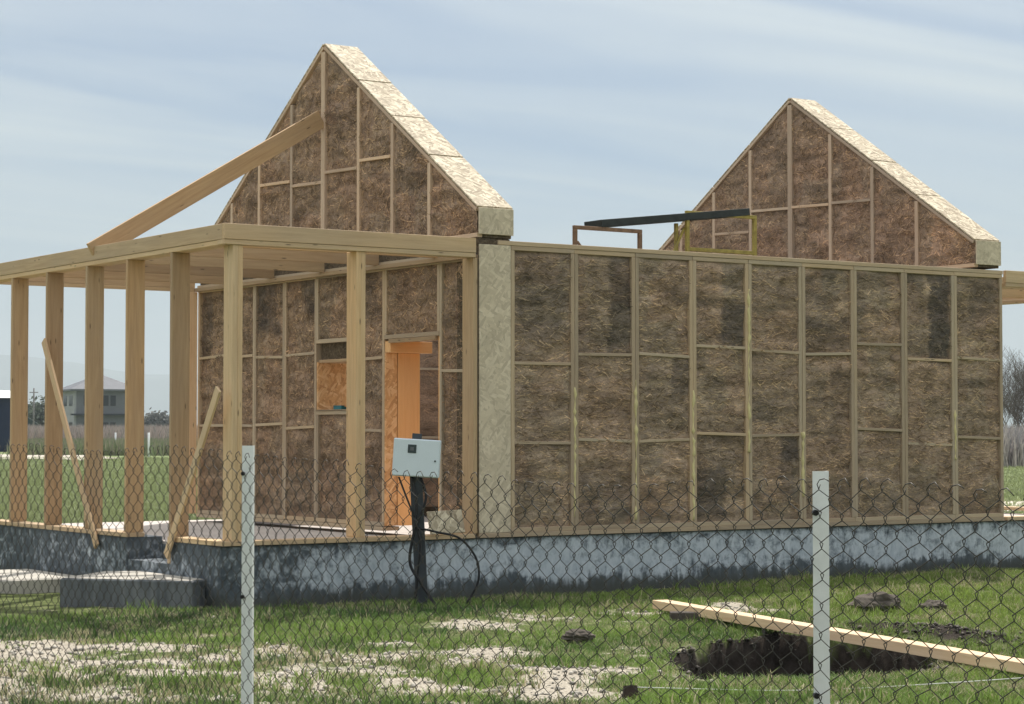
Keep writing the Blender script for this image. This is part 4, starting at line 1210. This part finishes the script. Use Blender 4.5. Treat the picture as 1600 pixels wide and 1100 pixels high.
def bare_tree(base, h, seed, label):
    rn = random.Random(seed)
    e = empty('bare_tree', base, label, 'tree', 'bare trees beyond the right porch')
    paths, radii = [], []
    twigs = []
    def grow(p, d_, ln, r, lev):
        n_ = 4
        pts, rr = [p.copy()], [r]
        for k in range(n_):
            d_ = (d_ + Vector((rn.gauss(0, .12), rn.gauss(0, .12), rn.gauss(0.05, .06)))).normalized()
            p = p + d_ * ln / n_
            pts.append(p.copy()); rr.append(r * (1 - 0.6 * (k + 1) / n_))
            if lev < 4 and k >= 1 - (lev > 0):
                for _ in range(2 if lev < 3 else 1):
                    a = rn.uniform(0, 6.28)
                    side = Vector((math.cos(a), math.sin(a), rn.uniform(0.3, 1.0))).normalized()
                    grow(p.copy(), (d_ * 0.5 + side * 0.7).normalized(), ln * rn.uniform(0.45, 0.7), max(rr[-1] * 0.6, 0.008), lev + 1)
        (twigs if lev >= 2 else paths).append((pts, rr))
    grow(Vector(base), Vector((0, 0, 1)), h * 0.55, h * 0.02, 0)
    for nm, lst in (('trunk', paths), ('crown', twigs)):
        V, F = [], []
        for pts, rr in lst:
            v, f = tubes([pts], rr, 4 if nm == 'trunk' else 3)
            o_ = len(V); V += v; F += [tuple(i + o_ for i in q) for q in f]
        mesh(nm, V, F, M_BARK, e)
bare_tree(site(118, 27.9), 5.4, 3, 'bare twiggy tree just right of the house corner')
bare_tree(site(131, 31.9), 5.8, 8, 'bare tree at the right picture edge beyond the house')
bare_tree(site(150, 35.0), 5.2, 12, 'farthest bare tree behind the right house corner')
def leafy(base, h, r, seed, label, col_, n_=1400, name='far_tree', cat='tree', ls=0.16):
    e = empty(name, base, label, cat, 'trees on the far skyline')
    rg = np.random.default_rng(seed)
    base = Vector(base)
    tube_obj('trunk', [[base, base + Vector((0, 0, h * 0.6))]], [r * 0.09, r * 0.04], M_BARK, e, 6)
    cl = rg.normal(0, 1, (14, 3)); cl /= np.linalg.norm(cl, axis=1)[:, None]; cl *= rg.uniform(0.3, 0.8, (14, 1))
    k = rg.integers(0, 14, n_)
    p = cl[k] + rg.normal(0, 0.26, (n_, 3))
    p = p * np.array([r, r, h * 0.40]) + np.array([base.x, base.y, base.z + h * 0.58])
    p[:, 2] = np.maximum(p[:, 2], 0.1)
    a = rg.normal(0, 1, (n_, 3)); a /= np.linalg.norm(a, axis=1)[:, None]
    b = np.cross(a, rg.normal(0, 1, (n_, 3))); b /= np.linalg.norm(b, axis=1)[:, None]
    s_ = (ls * r * rg.uniform(0.5, 1.2, n_))[:, None]
    V = np.stack([p - a * s_, p + b * s_ * 0.6, p + a * s_, p - b * s_ * 0.6], 1).reshape(-1, 3)
    i0 = np.arange(n_) * 4
    F = np.stack([i0, i0 + 1, i0 + 2, i0 + 3], 1)
    c_ = np.repeat(np.array(col_) * rg.uniform(0.6, 1.4, (n_, 1)), 4, axis=0)
    mesh('crown', V, F, M_LEAF, e, cols=c_)
leafy(site(330, -72.6), 7.0, 2.4, 1, 'tallest grey-green tree behind the far left outbuilding', (0.10, 0.12, 0.09))
leafy(site(340, -77.0), 5.0, 2.6, 2, 'low bushy tree left of the utility pole', (0.09, 0.11, 0.08))
for k, (px_, lb) in enumerate(((233, 'leftmost of the low trees right of the distant house'), (243, 'second low tree right of the distant house'), (252, 'third low tree right of the distant house'), (262, 'rightmost of the low trees right of the distant house'))):
    leafy(site(480, (px_ - 800) / 3350 * 480), 5.5 + (k % 2), 3.2, 20 + k, lb, (0.13, 0.13, 0.12), 700)
# far field marker posts
for k, (px_, d_, lb) in enumerate(((181, 170, 'left one of the two thin white marker posts in the meadow'), (233, 140, 'right one of the two thin white marker posts in the meadow'))):
    b_ = site(d_, (px_ - 800) / 3350 * d_)
    mp_ = tube_obj('marker_post', [[b_ + Vector((0, 0, -0.1)), b_ + Vector((0, 0, 1.6))]], 0.07, M_WHITE, None, 6)
    tag(mp_, lb, 'post', 'white marker posts in the meadow')

# ------------------------------------------------------------------ hazy mountains and the air before them
def hills():
    V, F = [], []
    nu_, nr = 260, 10
    for i in range(nu_):
        az = math.radians(56) + (i / (nu_ - 1) - 0.5) * math.radians(120)
        pk = 150 + 255 * float(fbm(i * 0.035, 0.3, 0, 201, 4)) + 70 * (float(fbm(i * 0.16, 1.3, 0, 203, 4)) - 0.5)
        for j in range(nr):
            t_ = j / (nr - 1)
            r_ = 7600 + 3000 * t_
            prof = math.sin(math.pi * min(1.0, t_ * 1.0)) ** 1.3
            z_ = pk * prof * (0.8 + 0.4 * float(fbm(i * 0.12, j * 0.5, 0, 205, 3))) - 6
            V.append((CAM_P.x + math.cos(az) * r_, CAM_P.y + math.sin(az) * r_, z_))
    for i in range(nu_ - 1):
        for j in range(nr - 1):
            F.append((i * nr + j, (i + 1) * nr + j, (i + 1) * nr + j + 1, i * nr + j + 1))
    o = mesh('hills', V, F, plain('mountain_slope', (0.12, 0.14, 0.12), 1.0, 0.05, var=0.3, scale=0.002), smooth=True)
    return tag(o, kind='structure')
hills()
hz = mesh('haze', boxv(-17000, 17000, -17000, 17000, -3.0, 480.0), BOXF, None)
mh = bpy.data.materials.new('haze_air'); mh.use_nodes = True
mh.node_tree.nodes.clear()
oo = mh.node_tree.nodes.new('ShaderNodeOutputMaterial'); pv = mh.node_tree.nodes.new('ShaderNodeVolumePrincipled')
pv.inputs['Color'].default_value = (0.82, 0.93, 0.98, 1); pv.inputs['Density'].default_value = 0.00022
mh.node_tree.links.new(pv.outputs[0], oo.inputs['Volume'])
hz.data.materials.append(mh)
tag(hz, 'thin bluish summer haze over the plain', 'haze', kind='stuff')
